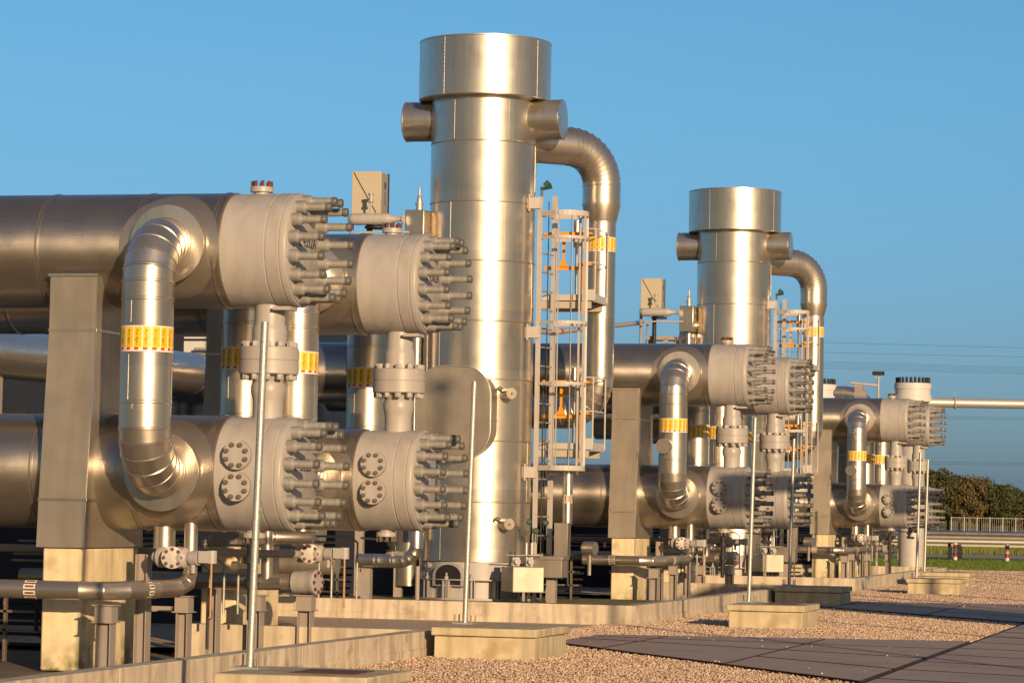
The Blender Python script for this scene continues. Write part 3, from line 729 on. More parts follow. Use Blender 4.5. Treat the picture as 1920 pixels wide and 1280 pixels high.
def platform(label, loc, z):
    t = thing('service_platform', label, 'platform', (loc[0], loc[1], z), 0, 'service platforms beside the towers')
    MB().box((1.26, .72, -.03), (.76, .85, .05)).box((1.26, .285, -.02), (.80, .012, .09)).box((1.645, .72, -.02), (.012, .87, .12)).build('deck', RAILM, t)
    for yb in (.33, 1.05): MB().box((1.2, yb, -.13), (.8, .06, .10)).build('beam', CREAM, t)
    m = MB()
    for zz in (1.0, .5):
        m.pipe([(1.42, .31, zz), (1.63, .31, zz), (1.66, .36, zz), (1.66, 1.12, zz)], .011, 10)
    for p in ((1.65, .33), (1.66, 1.1)): m.cyl((p[0], p[1], -.05), (p[0], p[1], 1.0), .013, 10)
    m.box((1.44, .30, .45), (.035, .012, 1.0)); m.box((1.50, .295, .86), (.09, .01, .30)); m.box((1.55, .30, .04), (.2, .01, .12))
    m.build('guard_rail', RAILM, t)
    m = MB(); m.box((1.2, .36, .93), (.66, .02, .055)); m.box((1.2, .36, .42), (.66, .02, .055))
    m.hexa([(1.09, .35, .44), (1.23, .35, .44), (1.23, .37, .44), (1.09, .37, .44)], [(1.145, .35, .56), (1.175, .35, .56), (1.175, .37, .56), (1.145, .37, .56)])
    m.hexa([(1.145, .35, .56), (1.175, .35, .56), (1.175, .37, .56), (1.145, .37, .56)], [(1.135, .35, .91), (1.185, .35, .91), (1.185, .37, .91), (1.135, .37, .91)])
    m.box((1.5, .42, .93), (.2, .3, .03)); m.box((1.5, .42, .47), (.2, .3, .03)); m.box((1.46, .32, .1), (.02, .02, .7))
    m.build('orange_frame', ORANGE, t, smooth=False)
    MB().cyl((1.3, .6, .0), (1.3, .6, .75), .022, 10).cyl((1.3, .6, .75), (1.3, .6, 1.15), .05, 14).build('instrument_pipe', CLAD2, t)
    return t
for i, T in enumerate((T1, T2)):
    n = ('tallest tower', 'smaller looking tower')[i]
    ladder(f'grey caged ladder on the right flank of the {n}', T)
    platform(f'upper platform with orange frame beside the {n}', T, 4.62); platform(f'lower platform with orange frame beside the {n}', T, 2.42)

def tower_kit(n, T):
    X, Y, _ = T
    g = 'cabinets at the tower feet'
    t = thing('junction_cabinet', f'grey metal junction cabinet at the foot of the {n}', 'cabinet', (X + 1.0, Y - 1.15, 0), rad(30), g)
    MB().box((0, 0, .46), (.46, .62, .36)).build('housing', CLADW, t, bevel=.006)
    MB().box((0, -.313, .46), (.44, .008, .34)).build('door', CLADW, t, bevel=.002)
    m = MB()
    for x in (-.02, .06, .14): m.pipe([(x, 0, .28), (x, 0, .18), (x + .02, .02, .08), (x + .03, .02, .0)], .018, 8)
    m.build('cable', DARK, t)
    m = MB()
    for x in (.08, .16): m.cyl((x, .1, .64), (x, .1, .98), .022, 12)
    m.cyl((-.25, .0, .80), (.3, .0, .80), .008, 8); m.build('gland_pipe', GALV, t)
    for x in (-.12, .08): MB().lathe([(.045, 0), (.045, .05)], 16, orient((x, -.1, .71), (.1, -1, .1))).box((x, -.06, .71), (.1, .05, .12)).build('gauge', PAINT, t)
    t = thing('clad_box', f'clad instrument box and tee pipe right of the {n}', 'pipe box', (X + 1.36, Y - .25, 0), 0, 'clad instrument boxes')
    MB().box((0, 0, 1.02), (.20, .20, .50)).build('upper_box', CLADW, t, bevel=.004)
    MB().box((-.06, -.45, .62), (.42, .36, .27)).box((-.06, -.45, .765), (.46, .40, .05)).build('lower_box', CLADW, t, bevel=.004)
    MB().cyl((.02, .2, 1.25), (.02, .2, 2.04), .075, 24).cyl((-.30, .2, 2.04), (.16, .2, 2.04), .07, 24).build('tee_pipe', CLAD2, t)
    flow_labels(t, (.02, .2, 1.62), (0, 0, 1), .075, 9, .12)
    MB().box((-.05, -.4, .24), (.13, .12, .48)).build('leg', STEEL, t)
    MB().cyl((.12, .9, .90), (.30, .85, .90), .10, 20).cyl((.20, .9, .5), (.20, .9, .95), .03, 10).build('gauge_pot', CLAD, t)
    m = MB()
    for k, (x, z) in enumerate(((.55, 1.28), (.80, 1.27), (.66, 1.15))):
        m.lathe([(.04, 0), (.045, .02), (.03, .05)], 14, orient((x, -.5, z), (.2, -1, 0)))
        m.cyl((x, -.45, z - .18), (x, -.45, z), .014, 8)
    o = m.build('instrument_valves', GREEN); o.location = (X + .42, Y - .2, 0); tag(o, f'small green instrument valves clustered on the ladder of the {n}', 'valves', 'green instrument valves')
    # low clad line with elbow in front of the tower
    t = thing('blowdown_pipe', f'shiny clad pipe with upturned elbow, left of the foot of the {n}', 'pipe', (X, Y, 0), 0, 'blowdown pipes')
    MB().pipe([(.0, -5.85, .76), (.24, -5.85, .76), (.30, -5.85, .76), (.46, -5.85, .76), (.50, -5.85, .76), (.62, -5.85, .77), (.70, -5.85, .80), (.76, -5.85, .86), (.79, -5.85, .94), (.79, -5.85, 1.35)], .088, 28, ridge=.003).build('line', CLAD2, t)
    MB().box((.02, -5.8, .74), (.10, .03, .26)).cyl((.80, -5.8, .1), (.80, -5.8, .7), .03, 12).box((.12, -5.8, .36), (.12, .12, .6)).build('leg', STEEL, t)
tower_kit('tallest tower', T1); tower_kit('smaller looking tower', T2)

# valve station above the vessels, left of each tower
def station(n, dx, dy):
    X, Y = -4.66 + dx, 17.95 + dy
    t = thing('actuator_cabinet', f'cream actuator cabinet high on a stand left of the {n}', 'cabinet', (X, Y, -.27), rad(4), 'cream actuator cabinets')
    MB().box((-.22, .15, 6.37), (.44, .46, .64)).build('housing', CREAM, t, bevel=.006)
    MB().box((.003, .15, 6.37), (.012, .42, .60)).build('side_door', CREAMD, t, bevel=.003)
    MB().box((.0, .395, 6.37), (.04, .02, .66)).build('edge', DARK, t)
    m = MB().lathe([(.06, 0), (.06, .004)], 20, orient((.009, .17, 6.5), (1, 0, 0)))
    for k in range(4): m.box((.012, .17, 6.38 - k * .05), (.003, .05, .034))
    m.build('emblem', BLUE, t, smooth=False)
    m = MB(); p, q = Vector((-.41, -.086, 6.67)), Vector((-.06, -.086, 6.07)); e = (q - p).normalized(); o = Vector((e.z, 0, -e.x)) * .005
    m.hexa([p - o, q - o, q + o, p + o], [x + Vector((0, -.006, 0)) for x in (p - o, q - o, q + o, p + o)]); m.build('stay', DARK, t, smooth=False)
    m = MB(); m.cyl((-.42, -.12, 4.1), (-.42, -.12, 6.05), .032, 10); m.cyl((-.28, -.1, 4.1), (-.28, -.1, 5.75), .02, 10)
    m.box((-.0, .1, 5.42), (.6, .5, .08)); m.box((.12, -.1, 4.75), (.10, .10, 1.3)); m.box((-.3, .3, 2.9), (.12, .12, 5.0)); m.box((.3, .3, 2.9), (.12, .12, 5.0))
    m.build('stand', STEEL, t)
    t = thing('volume_bottle', f'grey sausage shaped bottle under the cream cabinet left of the {n}', 'vessel', (X, Y - .35, 5.68), 0, 'grey volume bottles')
    MB().lathe([(.0, -.40), (.03, -.397), (.065, -.37), (.083, -.33), (.088, -.28), (.088, .18), (.083, .22), (.045, .32), (.04, .36), (.04, .42), (.07, .425), (.07, .45)], 28, orient((0, 0, 0), (1, .05, 0)), cap0=False).build('body', PAINT, t)
    MB().cyl((.05, 0, .05), (.05, 0, .38), .016, 10).lathe([(.045, .22), (.045, .245)], 16).lathe([(.045, .36), (.045, .385)], 16).build('valve', PAINT, t) if 0 else None
    m = MB(); m.cyl((-.05, -.02, .08), (-.05, -.02, .30), .016, 10)
    for z in (.24, .26, .35, .37): m.cyl((-.05, -.02, z), (-.05, -.02, z + .012), .045, 16)
    m.cyl((-.05, -.02, .26), (-.05, -.02, .37), .03, 12); m.build('relief_valve', PAINT, t)
    m = MB(); m.lathe([(.12, -.10), (.12, -.085), (.03, -.08)], 20); m.lathe([(.17, -.13), (.17, -.10)], 20, Matrix.Translation((0, .1, 0))); m.cyl((-.1, .1, -.9), (-.1, .1, -.12), .045, 12); m.build('yoke', DARK, t)
    m = MB(); m.pipe([(-.35, 0, -.28), (-.2, -.05, -.20), (.3, -.05, -.20), (.55, -.05, -.20)], .018, 8); m.build('tubing', RAILM, t)
    t = thing('valve_box', f'clad box with a pointed vent mast left of the {n}', 'valve box', (X + .60, Y - .05, 5.50), rad(-4), 'clad valve boxes with vent masts')
    MB().box((0, 0, .05), (.30, .40, .55)).build('casing', CLAD2, t, bevel=.01)
    MB().lathe([(.05, .32), (.05, .42), (.065, .425), (.065, .445), (.04, .45), (.034, .54), (.018, .56), (.016, .66), (.003, .70)], 20).build('vent_mast', GALV, t)
    MB().cyl((0, 0, -4.5), (0, 0, -.22), .07, 16).build('leg', CLAD2, t)
    t = thing('clad_hood_pipe', f'rounded clad pipe hood tucked against the left of the {n}', 'pipe', (X + .80, Y + .15, -.25), 0, 'clad pipe hoods')
    MB().pipe([(-.24, 0, 5.1), (-.24, 0, 5.45), (-.20, 0, 5.60), (-.10, 0, 5.68), (.25, 0, 5.68)], .15, 24, ridge=.003).build('hood', CLAD2, t)
    MB().cyl((-.05, 0, .3), (-.05, 0, 5.5), .10, 24).cyl((.22, .1, .3), (.22, .1, 5.5), .10, 24).build('legs', CLAD2, t)
station('tallest tower', 0, 0); station('smaller looking tower', .15, 19.8)

def linkpipe():
    t = thing('link_pipe', 'slim grey pipe with yellow and red tag rising right from the tallest tower', 'pipe', (0, 0, 0))
    P = [(-3.9, 22.8, 4.40), (-3.55, 24.2, 4.43), (-5.3, 39.5, 5.60), (-5.5, 40.3, 5.62)]
    MB().pipe(P, .048, 16).build('line', PAINT, t)
    d = Vector(P[2]) - Vector(P[1]); p = Vector(P[1]) + d * .03
    MB().cyl(p, p + d.normalized() * .35, .051, 16).build('yellow_tag', YEL, t); p2 = p + d.normalized() * .36
    MB().cyl(p2, p2 + d.normalized() * .3, .051, 16).build('red_tag', RED, t)
linkpipe()

# header duct in the left background
t = thing('header_pipe', 'wide clad header pipe receding behind the left support', 'pipe', (-8.8, 0, 3.48))
MB().pipe([(0, 5, -.1), (0, 9, -.07), (0, 12.6, -.04), (0, 15.1, 0), (0, 18.5, .04), (0, 21, .07), (-.08, 21.5, .075), (-.3, 21.9, .08), (-.7, 22.1, .08), (-1.6, 22.1, .08)], .34, 48, ridge=.006).build('line', CLAD2, t)
MB().box((0, 13.5, -1.9), (.2, .2, 3.2)).box((0, 18, -1.9), (.2, .2, 3.2)).build('leg', STEEL, t)
# cream vertical post lines & clutter behind the left exchangers
for i, (x, y, z0, z1, r, mm, lb) in enumerate((
    (-7.75, 13.2, .2, 2.98, .06, RAILM, 'pale vertical post seen left of the nearest clad support'),
    (-3.2, 7.2, 2.0, 2.9, .11, RAILM, 'short pale vertical pipe right of the nearest crossover pipe, lower'),
    (-3.15, 7.6, 3.3, 3.9, .09, RAILM, 'short pale vertical pipe right of the nearest crossover pipe, upper'))):
    o = MB().cyl((0, 0, z0), (0, 0, z1), r, 20).build('pipe_post', mm); o.location = (x, y, 0); tag(o, lb, 'post')
def rack(lb, X, Y, n=3, w=1.2, h=.62, rz=0):
    t = thing('tube_rack', lb, 'pipe rack', (X, Y, 0), rz, 'low racks of small tubes')
    m = MB()
    for z in (h * .45, h * .72, h): m.box((0, 0, z), (w, .04, .022))
    for k in range(n): m.box((-w / 2 + w * (k + .5) / n, .0, h / 2 + .03), (.028, .04, h + .06))
    m.build('frame', BOLT, t); m = MB()
    for k in range(6): m.cyl((-w / 2, .1 + .05 * k, .15 + .09 * k), (w / 2, .1 + .05 * k, .15 + .09 * k), .016, 8)
    for k in range(n): m.cyl((-w / 2 + w * (k + .3) / n, -.05, h * .45), (-w / 2 + w * (k + .3) / n, -.05, h), .02, 8); m.lathe([(.03, 0), (.03, .04)], 10, Matrix.Translation((-w / 2 + w * (k + .3) / n, -.05, h)))
    m.build('tubes', DARK, t)
rack('low tube rack at the far left bottom, left of the nearest pedestal', -2.75, .6)
rack('low tube rack seen between the nearest pedestals', -2.75, 2.3, 3, .9)
rack('low tube rack beside the foot of the tallest tower', T1[0] + .95, T1[1] + 1.1, 3, .7, .75)
rack('low tube rack left of the tallest tower foot', T1[0] - 1.25, T1[1] - 3.5, 3, .7, .62)
rack('low tube rack beside the foot of the smaller looking tower', T2[0] + .95, T2[1] + 1.1, 3, .7, .75)

for u, (Y0, X0) in enumerate(((0, 0), (22, .02), (42.7, -.03))):
    un = WH[u] + ' train'
    t = thing('label_pipe', f'short clad pipe with yellow banded end under the rear lower exchanger, {un}', 'pipe', (X0 - 1.2, Y0 + 3.1, 1.13), 0, 'short yellow banded pipes')
    MB().pipe([(0, 0, 0), (.12, 0, 0), (.14, 0, 0), (.5, .02, 0)], .062, 20, ridge=.004).build('line', CLAD2, t)
    MB().cyl((-.03, 0, 0), (.0, 0, 0), .075, 20).box((-.02, -.02, -.14), (.03, .12, .07)).build('yellow_band', YEL, t)
    t = thing('hand_valve', f'small lever valve hanging between the rows near the tower, {un}', 'valve', (X0 - .35, Y0 + 4.6, 1.05), 0, 'small lever valves')
    MB().cyl((0, 0, -.1), (0, 0, .2), .03, 10).cyl((0, 0, .0), (0, 0, .05), .055, 12).cyl((-.06, 0, -.06), (.12, 0, -.08), .028, 10).build('body', STUD, t)
    MB().cyl((-.02, 0, .06), (-.33, -.02, .075), .011, 8).build('lever', CREAM, t)
    t = thing('drop_pipe', f'dark valve stack under the drain flange of the front lower exchanger, {un}', 'pipe', (X0 - .22, Y0 + .0, 0), 0, 'valve stacks under drain flanges')
    MB().lathe([(.03, .45), (.03, .72), (.055, .725), (.055, .80), (.035, .805), (.035, .93), (.07, .935), (.07, 1.0), (.04, 1.005), (.04, 1.13), (.07, 1.135), (.07, 1.165)], 20).box((-.07, 0, .86), (.12, .05, .05)).build('stack', DARK, t)
    MB().cyl((-.17, .0, .9), (-.11, 0, .9), .05, 12).build('handwheel', BOLT, t)
for u, (Y0, X0) in enumerate(((0, 0), (22, .02), (42.7, -.03))):
    un = WH[u] + ' train'
    for k, (yy, zz, nm) in enumerate(((1.7, .88, 'front'), (4.9, .95, 'rear'))):
        t = thing('tubing_manifold', f'{nm} bundle of small bent tubes and needle valves low under the exchangers, {un}', 'tubing', (X0 - 1.6, Y0 + yy, zz), 0, 'small tubing manifolds')
        m = MB()
        for j in range(4): m.pipe([(-1.6, .05 * j, .06 * j), (.3 + .12 * j, .05 * j, .06 * j), (.38 + .12 * j, .05 * j, .06 * j - .06), (.38 + .12 * j, .05 * j, -.45)], .012, 8)
        m.build('tubes', STUD, t)
        vm = MB().cyl((0, 0, -.04), (0, 0, .05), .022, 10).cyl((-.05, 0, .07), (.05, 0, .07), .008, 6).cyl((0, -.06, 0), (0, .04, 0), .016, 8).mesh('needle_valve', CLAD2)
        for j in range(5): put('needle_valve', vm, t, (-.9 + j * .3, -.03 + .02 * j, .04 * j + .02))
        MB().box((-.4, .12, -.42), (.9, .05, .05)).box((-.4, .12, .0), (.06, .05, .85)).build('bracket', STEEL, t)
t = thing('valve_deck', 'pale valve deck glimpsed between supports behind the nearest crossover pipe', 'platform', (-9.9, 25.6, 3.95)); MB().box((0, 0, .2), (1.3, .5, .36)).box((0, -.1, .44), (1.3, .3, .03)).build('deck', RWHITE, t)
m = MB(); [m.cyl((-.4, -.4, .05 + k * .09), (.15, -.4, .04 + k * .09), .025, 8) for k in range(3)]; m.cyl((.2, -.4, 0), (.2, -.4, .16), .09, 14); m.build('valve', STUD, t)
# navy hall behind the left, plus dark boxes added as shade in the gaps
def hall():
    t = thing('equipment_hall', 'dark navy equipment hall with mullioned front and added shade boxes behind the left exchangers', 'building', (0, 0, 0))
    MB().box((-23.5, 31, 2.5), (26, 8, 5.1)).build('wall', SHADE_NAVY, t); MB().box((-8.2, 30, 1.1), (4.5, 6, 2.2)).build('annex', SHADE_NAVY, t)
    MB().box((-8.5, 8.6, .8), (10.2, .8, 1.5)).build('shade_box', SHADE_NAVY, t); MB().box((-9, 19.9, 1.15), (9.4, .6, 2.1)).build('shade_box', SHADE_NAVY, t); MB().box((-6.5, 29.8, .75), (8.4, .6, 1.5)).build('shade_box', SHADE_NAVY, t); MB().box((-6.5, 50.8, .6), (7, .6, 1.2)).build('shade_box', SHADE_NAVY, t)  # dark boxes added where the gaps are only in shade
    m = MB()
    for k in range(28): m.box((-34.6 + k * .74, 26.96, 1.6), (.05, .06, 3.2))
    for z in (.9, 2.0, 3.1): m.box((-24.5, 26.94, z), (20.6, .05, .07))
    m.build('mullions', DARK, t)
    t = thing('blue_hall', 'distant blue topped building with pale upper storey, in the gap between exchangers', 'building', (0, 0, 0))
    MB().box((-20.5, 62, 2.5), (12, 8, 5)).build('wall', mat('blue_wall', (.03, .08, .17), .5), t)
    MB().box((-20.5, 62, 5.45), (11, 7, .9)).build('upper_storey', RWHITE, t)
    m = MB()
    for k in range(10): m.box((-25 + k * 1.0, 58.45, 5.45), (.7, .06, .5))
    m.build('window', DARK, t)
hall()
# shaded pipes behind the lower gap of the nearest exchangers
for i, (y, z, r, lb) in enumerate(((9.2, 1.15, .16, 'dark thick pipe low behind the nearest rear pedestal'), (9.8, .75, .12, 'dark pipe lowest behind the nearest rear pedestal'), (8.6, 2.0, .14, 'dark pipe glimpsed between upper and lower exchangers'))):
    t = thing('background_pipe', lb, 'pipe', (0, y, z), 0, 'dark background pipes')
    MB().cyl((-9, 0, 0), (-2.6, 0, 0), r, 28).build('line', CLADW, t)
    m = MB()
    for x in (-7.5, -5.5, -3.6): m.box((x, 0, -z / 2 - r / 2), (.1, .12, z - r))
    m.build('leg', SHADE_NAVY, t)
# ------------------------------------------------------------------ far right background
def standpipe(lb, X, Y, s=1.):
    t = thing('flanged_standpipe', lb, 'standpipe', (X, Y, 0), 0, 'white flanged standpipes behind the farthest exchangers')
    MB().cyl((0, 0, 0), (0, 0, 4.72), .36, 40).build('column', RAILM, t)
    f = MB().lathe([(.52, 4.75), (.53, 4.76), (.53, 4.93), (.52, 4.94), (.50, 4.94), (.50, 5.10), (.525, 5.105), (.525, 5.27), (.5, 5.28)], 56).build('flange', RWHITE, t)
    me = MB().lathe([(.034, 0), (.034, .16), (.026, .17)], 10).mesh('stud', DARK); m2 = MB().lathe([(.03, 0), (.03, .08)], 10).mesh('stud', BOLT)
    for k in range(24):
        a = k * math.pi / 12; put('stud', me, f, (.46 * math.cos(a), .46 * math.sin(a), 5.27)); put('stud', m2, f, (.46 * math.cos(a), .46 * math.sin(a), 4.67))
    MB().lathe([(.05, 5.28), (.05, 5.36), (.02, 5.42)], 12).build('lifting_eye', CLAD2, t)
standpipe('white flanged standpipe with black studs, right of the floodlight', -1.97, 60.8); standpipe('white flanged standpipe half hidden by the middle exchangers', -4.85, 62)
t = thing('transfer_pipe', 'bright horizontal clad pipe top left of the farthest exchangers', 'pipe', (0, 62, 5.02)); MB().pipe([(-12, 0, 0), (-4.1, 0, 0), (-3.8, 0, -.03), (-3.55, 0, -.2), (-3.5, 0, -.5), (-3.5, 0, -1.6)], .22, 32, ridge=.005).build('line', CLAD2, t)
t = thing('floodlight_mast', 'small floodlight on a thin mast above the farthest exchangers', 'lamp', (-2.25, 55.5, 0)); MB().cyl((0, 0, 0), (0, 0, 5.2), .035, 10).box((0, 0, 5.18), (.18, .04, .04)).build('mast', GALV, t); MB().box((0, 0, 5.30), (.30, .22, .10)).build('lamp_head', DARK, t)
t = thing('top_valve', 'small lever valve on the farthest exchangers left of the floodlight', 'valve', (-2.7, 55, 4.5)); MB().box((0, 0, .3), (.2, .2, .4)).cyl((-.1, 0, .2), (.2, 0, .2), .14, 14).build('body', STEEL, t); MB().cyl((-.2, 0, .52), (.5, 0, .45), .03, 8).build('lever', RAILM, t)
# pipe bridge going right
t = thing('pipe_bridge', 'pale long pipe running right at height from the farthest exchangers', 'pipe', (0, 0, 0))
MB().pipe([(-1.8, 60.8, 4.74), (-.9, 61.05, 4.74), (14, 64.9, 4.76)], .135, 24).build('line', mat('pale_clad', (.5, .48, .46), .45, .5), t)
MB().cyl((-.83, 61.07, 4.74), (-.79, 61.08, 4.74), .17, 24).box((-.81, 61.07, 4.95), (.03, .03, .2)).build('clamp', STEEL, t)
MB().box((13.2, 64.7, 2.3), (.2, .2, 4.6)).build('leg', STEEL, t)
# low pipe rack on the right
t = thing('ground_pipe_rack', 'low rack of long horizontal pipes across the right background', 'pipe rack', (0, 84, 0))
for z, r, mm in ((.93, .11, CLAD2), (.66, .05, RWHITE), (.79, .05, STEEL)):
    MB().cyl((-9, 0, z), (9, .6, z), r, 20).build('line', mm, t)
MB().box((0, -.1, .52), (18, .10, .07)).build('beam', RAILM, t)
for x in (-3.4, -7, 5.5):
    MB().box((x, -.05, .3), (.12, .2, .6)).box((x + .3, -.05, .3), (.25, .3, .5)).build('leg', DARK, t)
for i, (x, y) in enumerate(((-2.95, 85.6), (-1.14, 85.6))):
    t = thing('bollard', ('left', 'right')[i] + ' one of two red and white striped bollards on the right', 'bollard', (x, y - 4, 0), 0, 'striped bollards')
    m = MB(); [m.lathe([(.075, a), (.075, b)], 16, mi=k % 2) for k, (a, b) in enumerate(((0, .13), (.13, .28), (.28, .43), (.43, .56), (.56, .62)))]
    m.build('pole', [RWHITE, mat('bollard_red', (.35, .02, .015), .5)], t)
def blades(name, x0, x1, y0, y1, n, h, seed, m):
    rng = np.random.default_rng(seed); x = rng.uniform(x0, x1, n); y = rng.uniform(y0, y1, n); a = rng.uniform(0, 3.14, n); w = rng.uniform(.01, .03, n); hh = rng.uniform(.4, 1, n) * h
    dx, dy = np.cos(a) * w, np.sin(a) * w; z = np.full(n, -.03)
    V = np.stack([np.stack([x - dx, y - dy, z], -1), np.stack([x + dx, y + dy, z], -1), np.stack([x + rng.normal(0, .02, n), y + rng.normal(0, .02, n), z + hh], -1)], 1).reshape(-1, 3)
    me = bpy.data.meshes.new(name); me.from_pydata(V.tolist(), [], np.arange(n * 3).reshape(-1, 3).tolist()); me.materials.append(m)
    o = bpy.data.objects.new(name, me); COL.objects.link(o); o['kind'] = 'stuff'
GB = mat('grass_blade', (.085, .135, .016), .8, 0, .3, .5)
blades('grass', -8, 5, 57.2, 86, 60000, .10, 1, GB)
blades('meadow_grass', -12, 8, 102, 240, 50000, .35, 2, mat('meadow_blade', (.13, .15, .03), .8, 0, .3, .5))
# fence and signs far off
t = thing('security_fence', 'long pale mesh fence in front of the far trees', 'fence', (0, 0, 0))
m = MB(); x0, x1, y = -30, 60, 330
pm = MB().box((0, 0, .9), (.10, .10, 1.9)).mesh('post', RAILM)
for k in range(60): put('post', pm, t, (x0 + k * 1.5, y, 0))
m = MB()
for k in range(360): m.box((x0 + k * .25, y + .1, .9), (.03, .03, 1.7))
for z in (.1, 1.75): m.box((15, y + .1, z), (90, .04, .08))
m.build('mesh_panel', STEEL, t)
for i, (u, w) in enumerate(((-9.6, .8), (1.7, .8))):
    t = thing('green_sign', ('left', 'right')[i] + ' one of two small green boards on the far fence', 'sign', (u + 6, 328, 0), 0, 'green boards'); MB().box((0, 0, 1.9), (2.0, .1, .9)).build('board', mat('board_green', (.18, .50, .22), .6), t); MB().box((-.6, 0, .8), (.1, .1, 1.6)).box((.6, 0, .8), (.1, .1, 1.6)).build('leg', RAILM, t)
t = thing('warning_sign', 'yellow and red warning sign on a post above the fence', 'sign', (1.2, 322, 0)); MB().box((0, 0, 3.0), (1.2, .1, 1.5)).build('board', YEL, t); MB().box((-.1, -.08, 3.3), (.8, .1, .8)).build('panel', RED, t); MB().box((0, 0, 1.2), (.12, .12, 2.4)).build('leg', STEEL, t)
t = thing('red_shelter', 'flat red roofed shelter at the far right edge', 'building', (15.2, 328, 0)); MB().box((0, 0, 2.3), (7, 3, .5)).build('roof', mat('roof_red', (.5, .05, .05), .6), t); MB().box((0, 0, 1.0), (6, 2.5, 2)).build('wall', RWHITE, t)

# trees of the far row
LEAF = bpy.data.materials.new('leaves'); LEAF.use_nodes = True
lt = LEAF.node_tree; lp = lt.nodes['Principled BSDF']; lp.inputs['Roughness'].default_value = .8
la = lt.nodes.new('ShaderNodeAttribute'); la.attribute_name = 'tint'; lr = lt.nodes.new('ShaderNodeValToRGB')
lr.color_ramp.elements[0].color = (.035, .045, .012, 1); lr.color_ramp.elements[1].color = (.13, .08, .03, 1)
for pos, c in ((.4, (.06, .068, .018)), (.7, (.09, .07, .026))): e = lr.color_ramp.elements.new(pos); e.color = (*c, 1)
lo = lt.nodes.new('ShaderNodeObjectInfo'); lm = lt.nodes.new('ShaderNodeMath'); lm.operation = 'MULTIPLY_ADD'; lm.inputs[1].default_value = .6; 
ls = lt.nodes.new('ShaderNodeMath'); ls.operation = 'MULTIPLY_ADD'; ls.inputs[1].default_value = .6; ls.inputs[2].default_value = -.12
lt.links.new(la.outputs['Fac'], lm.inputs[0]); lt.links.new(lo.outputs['Random'], ls.inputs[0]); lt.links.new(ls.outputs[0], lm.inputs[2])
lt.links.new(lm.outputs[0], lr.inputs[0]); lt.links.new(lr.outputs[0], lp.inputs['Base Color'])
BARK = mat('bark', (.14, .10, .06), .9)
def tree(lb, x, y, h, w, seed):
    rng = np.random.default_rng(seed)
    t = thing('roadside_tree', lb, 'tree', (x, y, 0), 0, 'far row of autumn trees')
    m = MB(); m.cyl((0, 0, 0), (.1, 0, h * .45), .22, 8, .15)
    for k in range(6):
        a = rng.uniform(0, 6.28); m.cyl((.05, 0, h * .22), (w * .32 * math.cos(a), w * .32 * math.sin(a), h * rng.uniform(.45, .7)), .12, 6, .04)
    m.build('trunk', BARK, t)
    cl = []
    for k in range(60):
        a = rng.uniform(0, 6.28); rr = w * .5 * rng.uniform(.1, 1) ** .6; zz = rng.uniform(.24, .93)
        lim = math.sqrt(max(.05, 1 - ((zz - .55) / .45) ** 2)); cl.append((rr * lim * math.cos(a), rr * lim * math.sin(a), zz * h, rng.uniform(.7, 1.5)))
    c = np.array(cl); n = 7500; idx = rng.integers(0, len(c), n)
    dirs = rng.normal(size=(n, 3)); dirs /= np.linalg.norm(dirs, axis=1)[:, None]
    P = c[idx, :3] + dirs * (c[idx, 3] * rng.uniform(.3, 1, n) ** .5)[:, None] * np.array([1, 1, .8])
    s = rng.uniform(.09, .19, n); u = rng.normal(size=(n, 3)); u /= np.linalg.norm(u, axis=1)[:, None]; v = np.cross(u, dirs); v /= np.linalg.norm(v, axis=1)[:, None] + 1e-6
    V = np.stack([P - u * s[:, None], P + v * s[:, None], P + u * s[:, None], P - v * s[:, None]], 1).reshape(-1, 3)
    me = bpy.data.meshes.new('crown'); me.from_pydata(V.tolist(), [], (np.arange(n * 4).reshape(-1, 4)).tolist())
    at = me.attributes.new('tint', 'FLOAT', 'POINT'); at.data.foreach_set('value', np.repeat(np.clip(rng.uniform(0, .6, n) + (idx % 5) * .1, 0, 1), 4).astype(np.float32)); me.materials.append(LEAF)
    o = bpy.data.objects.new('crown', me); COL.objects.link(o); o.parent = t
TREES = [(1700, 10), (1722, 10.4), (1745, 9.6), (1762, 10.8), (1782, 9.6), (1803, 9.8), (1822, 9.2), (1842, 9.4), (1861, 8.4), (1880, 8.0), (1898, 7.6), (1914, 5.6), (1940, 4.5)]
names = ['first', 'second', 'third', 'fourth', 'fifth', 'sixth', 'seventh', 'eighth', 'ninth', 'tenth', 'eleventh', 'twelfth', 'thirteenth']
for i, (u, h) in enumerate(TREES):
    d = 420 + (i % 3) * 9; lat = (u - 960) / FPX * d
    p = CAM + r0 * lat + fh * d
    tree(f'autumn tree of the far row, {names[i]} from the left', p.x, p.y, h * .80, 4.6 + (i % 4) * .5, 40 + i)
o = MB().box((0, 640, 1.0), (1400, 20, 3.4)).build('far_woods', mat('woods', (.05, .065, .03), .95, 0, .3, .05)); struct(o, 'stuff')

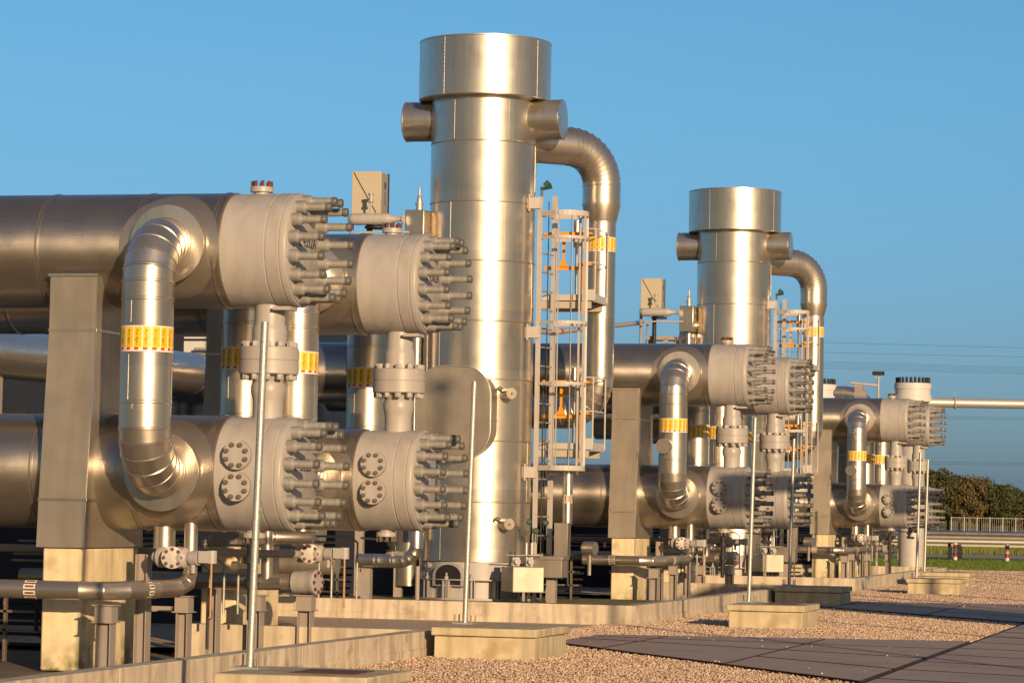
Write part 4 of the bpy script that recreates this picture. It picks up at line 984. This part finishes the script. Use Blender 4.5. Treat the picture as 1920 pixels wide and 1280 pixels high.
# power lines
def wire(i, y1, y2, d, lb):
    m = MB(); P = []
    for k in range(13):
        f = k / 12; u = 1250 + f * 1100; v = y1 + (y2 - y1) * ((u - 1540) / 380); v += 2.0 * (4 * f * (1 - f))
        P.append(CAM + (fw + cr * ((u - 960) / FPX) - cu * ((v - 640) / FPX)) * d)
    o = m.pipe(P, .013, 5, cap=False).build('power_line', DARK); tag(o, lb, 'cable', 'power lines crossing the sky on the right')
WL = [(640, 650, 'uppermost'), (659, 667, 'second'), (676, 687, 'third'), (680, 691, 'fourth'), (684, 695, 'fifth'), (688, 699, 'sixth'), (776, 781, 'seventh'), (780, 785, 'eighth'), (860, 866, 'ninth'), (864, 870, 'lowest')]
for i, (a, b, n) in enumerate(WL): wire(i, a, b, 300, f'{n} thin power line from the top, crossing the sky at right')

# unseen kiosk, pipes and masts, added only to cast shadows into the frame
t = thing('shadow_kiosk', 'pale kiosk added beside the slab road outside the frame to cast shade', 'kiosk', (8.0, 12.3, 0)); MB().box((0, 0, 1.5), (1.9, 1.4, 3.0)).build('wall', RAILM, t); MB().box((0, 0, 3.04), (2.1, 1.6, .09)).build('roof', STEEL, t); MB().box((0, -.705, 1.1), (.8, .01, 2.0)).build('door', CREAM, t)
for yy, nm in ((10.6, 'nearest'), (14.4, 'second'), (31.4, 'third'), (35.1, 'farthest')):
    t = thing('shadow_pipe', f'{nm} added shadow casting pipe on two legs outside the frame', 'pipe', (8.15, yy, 4.5 if yy in (10.6, 31.4) else 4.66), rad(8), 'added shadow casting pipes'); MB().cyl((-.85, 0, 0), (4.6, 0, .15), (.30 if yy in (10.6, 31.4) else .17), 24).build('line', CLAD, t)
    for lx in (.6, 4.1): MB().box((lx, 0, -2.35), (.12, .12, 4.3)).build('leg', STEEL, t)
for i, (x, y, h) in enumerate(((10.2, 3.0, 9), (11.5, 9.5, 9), (9.6, -2.2, 8))):
    t = thing('shadow_mast', ('near', 'far', 'low')[i] + ' added shadow casting mast outside the frame by the slab road', 'lamp', (x, y, 0), 0, 'added shadow casting masts'); MB().cyl((0, 0, 0), (0, 0, h), .05, 12).build('pole', GALV, t); MB().box((0, 0, h), (.3, .2, .12)).build('lamp_head', DARK, t)
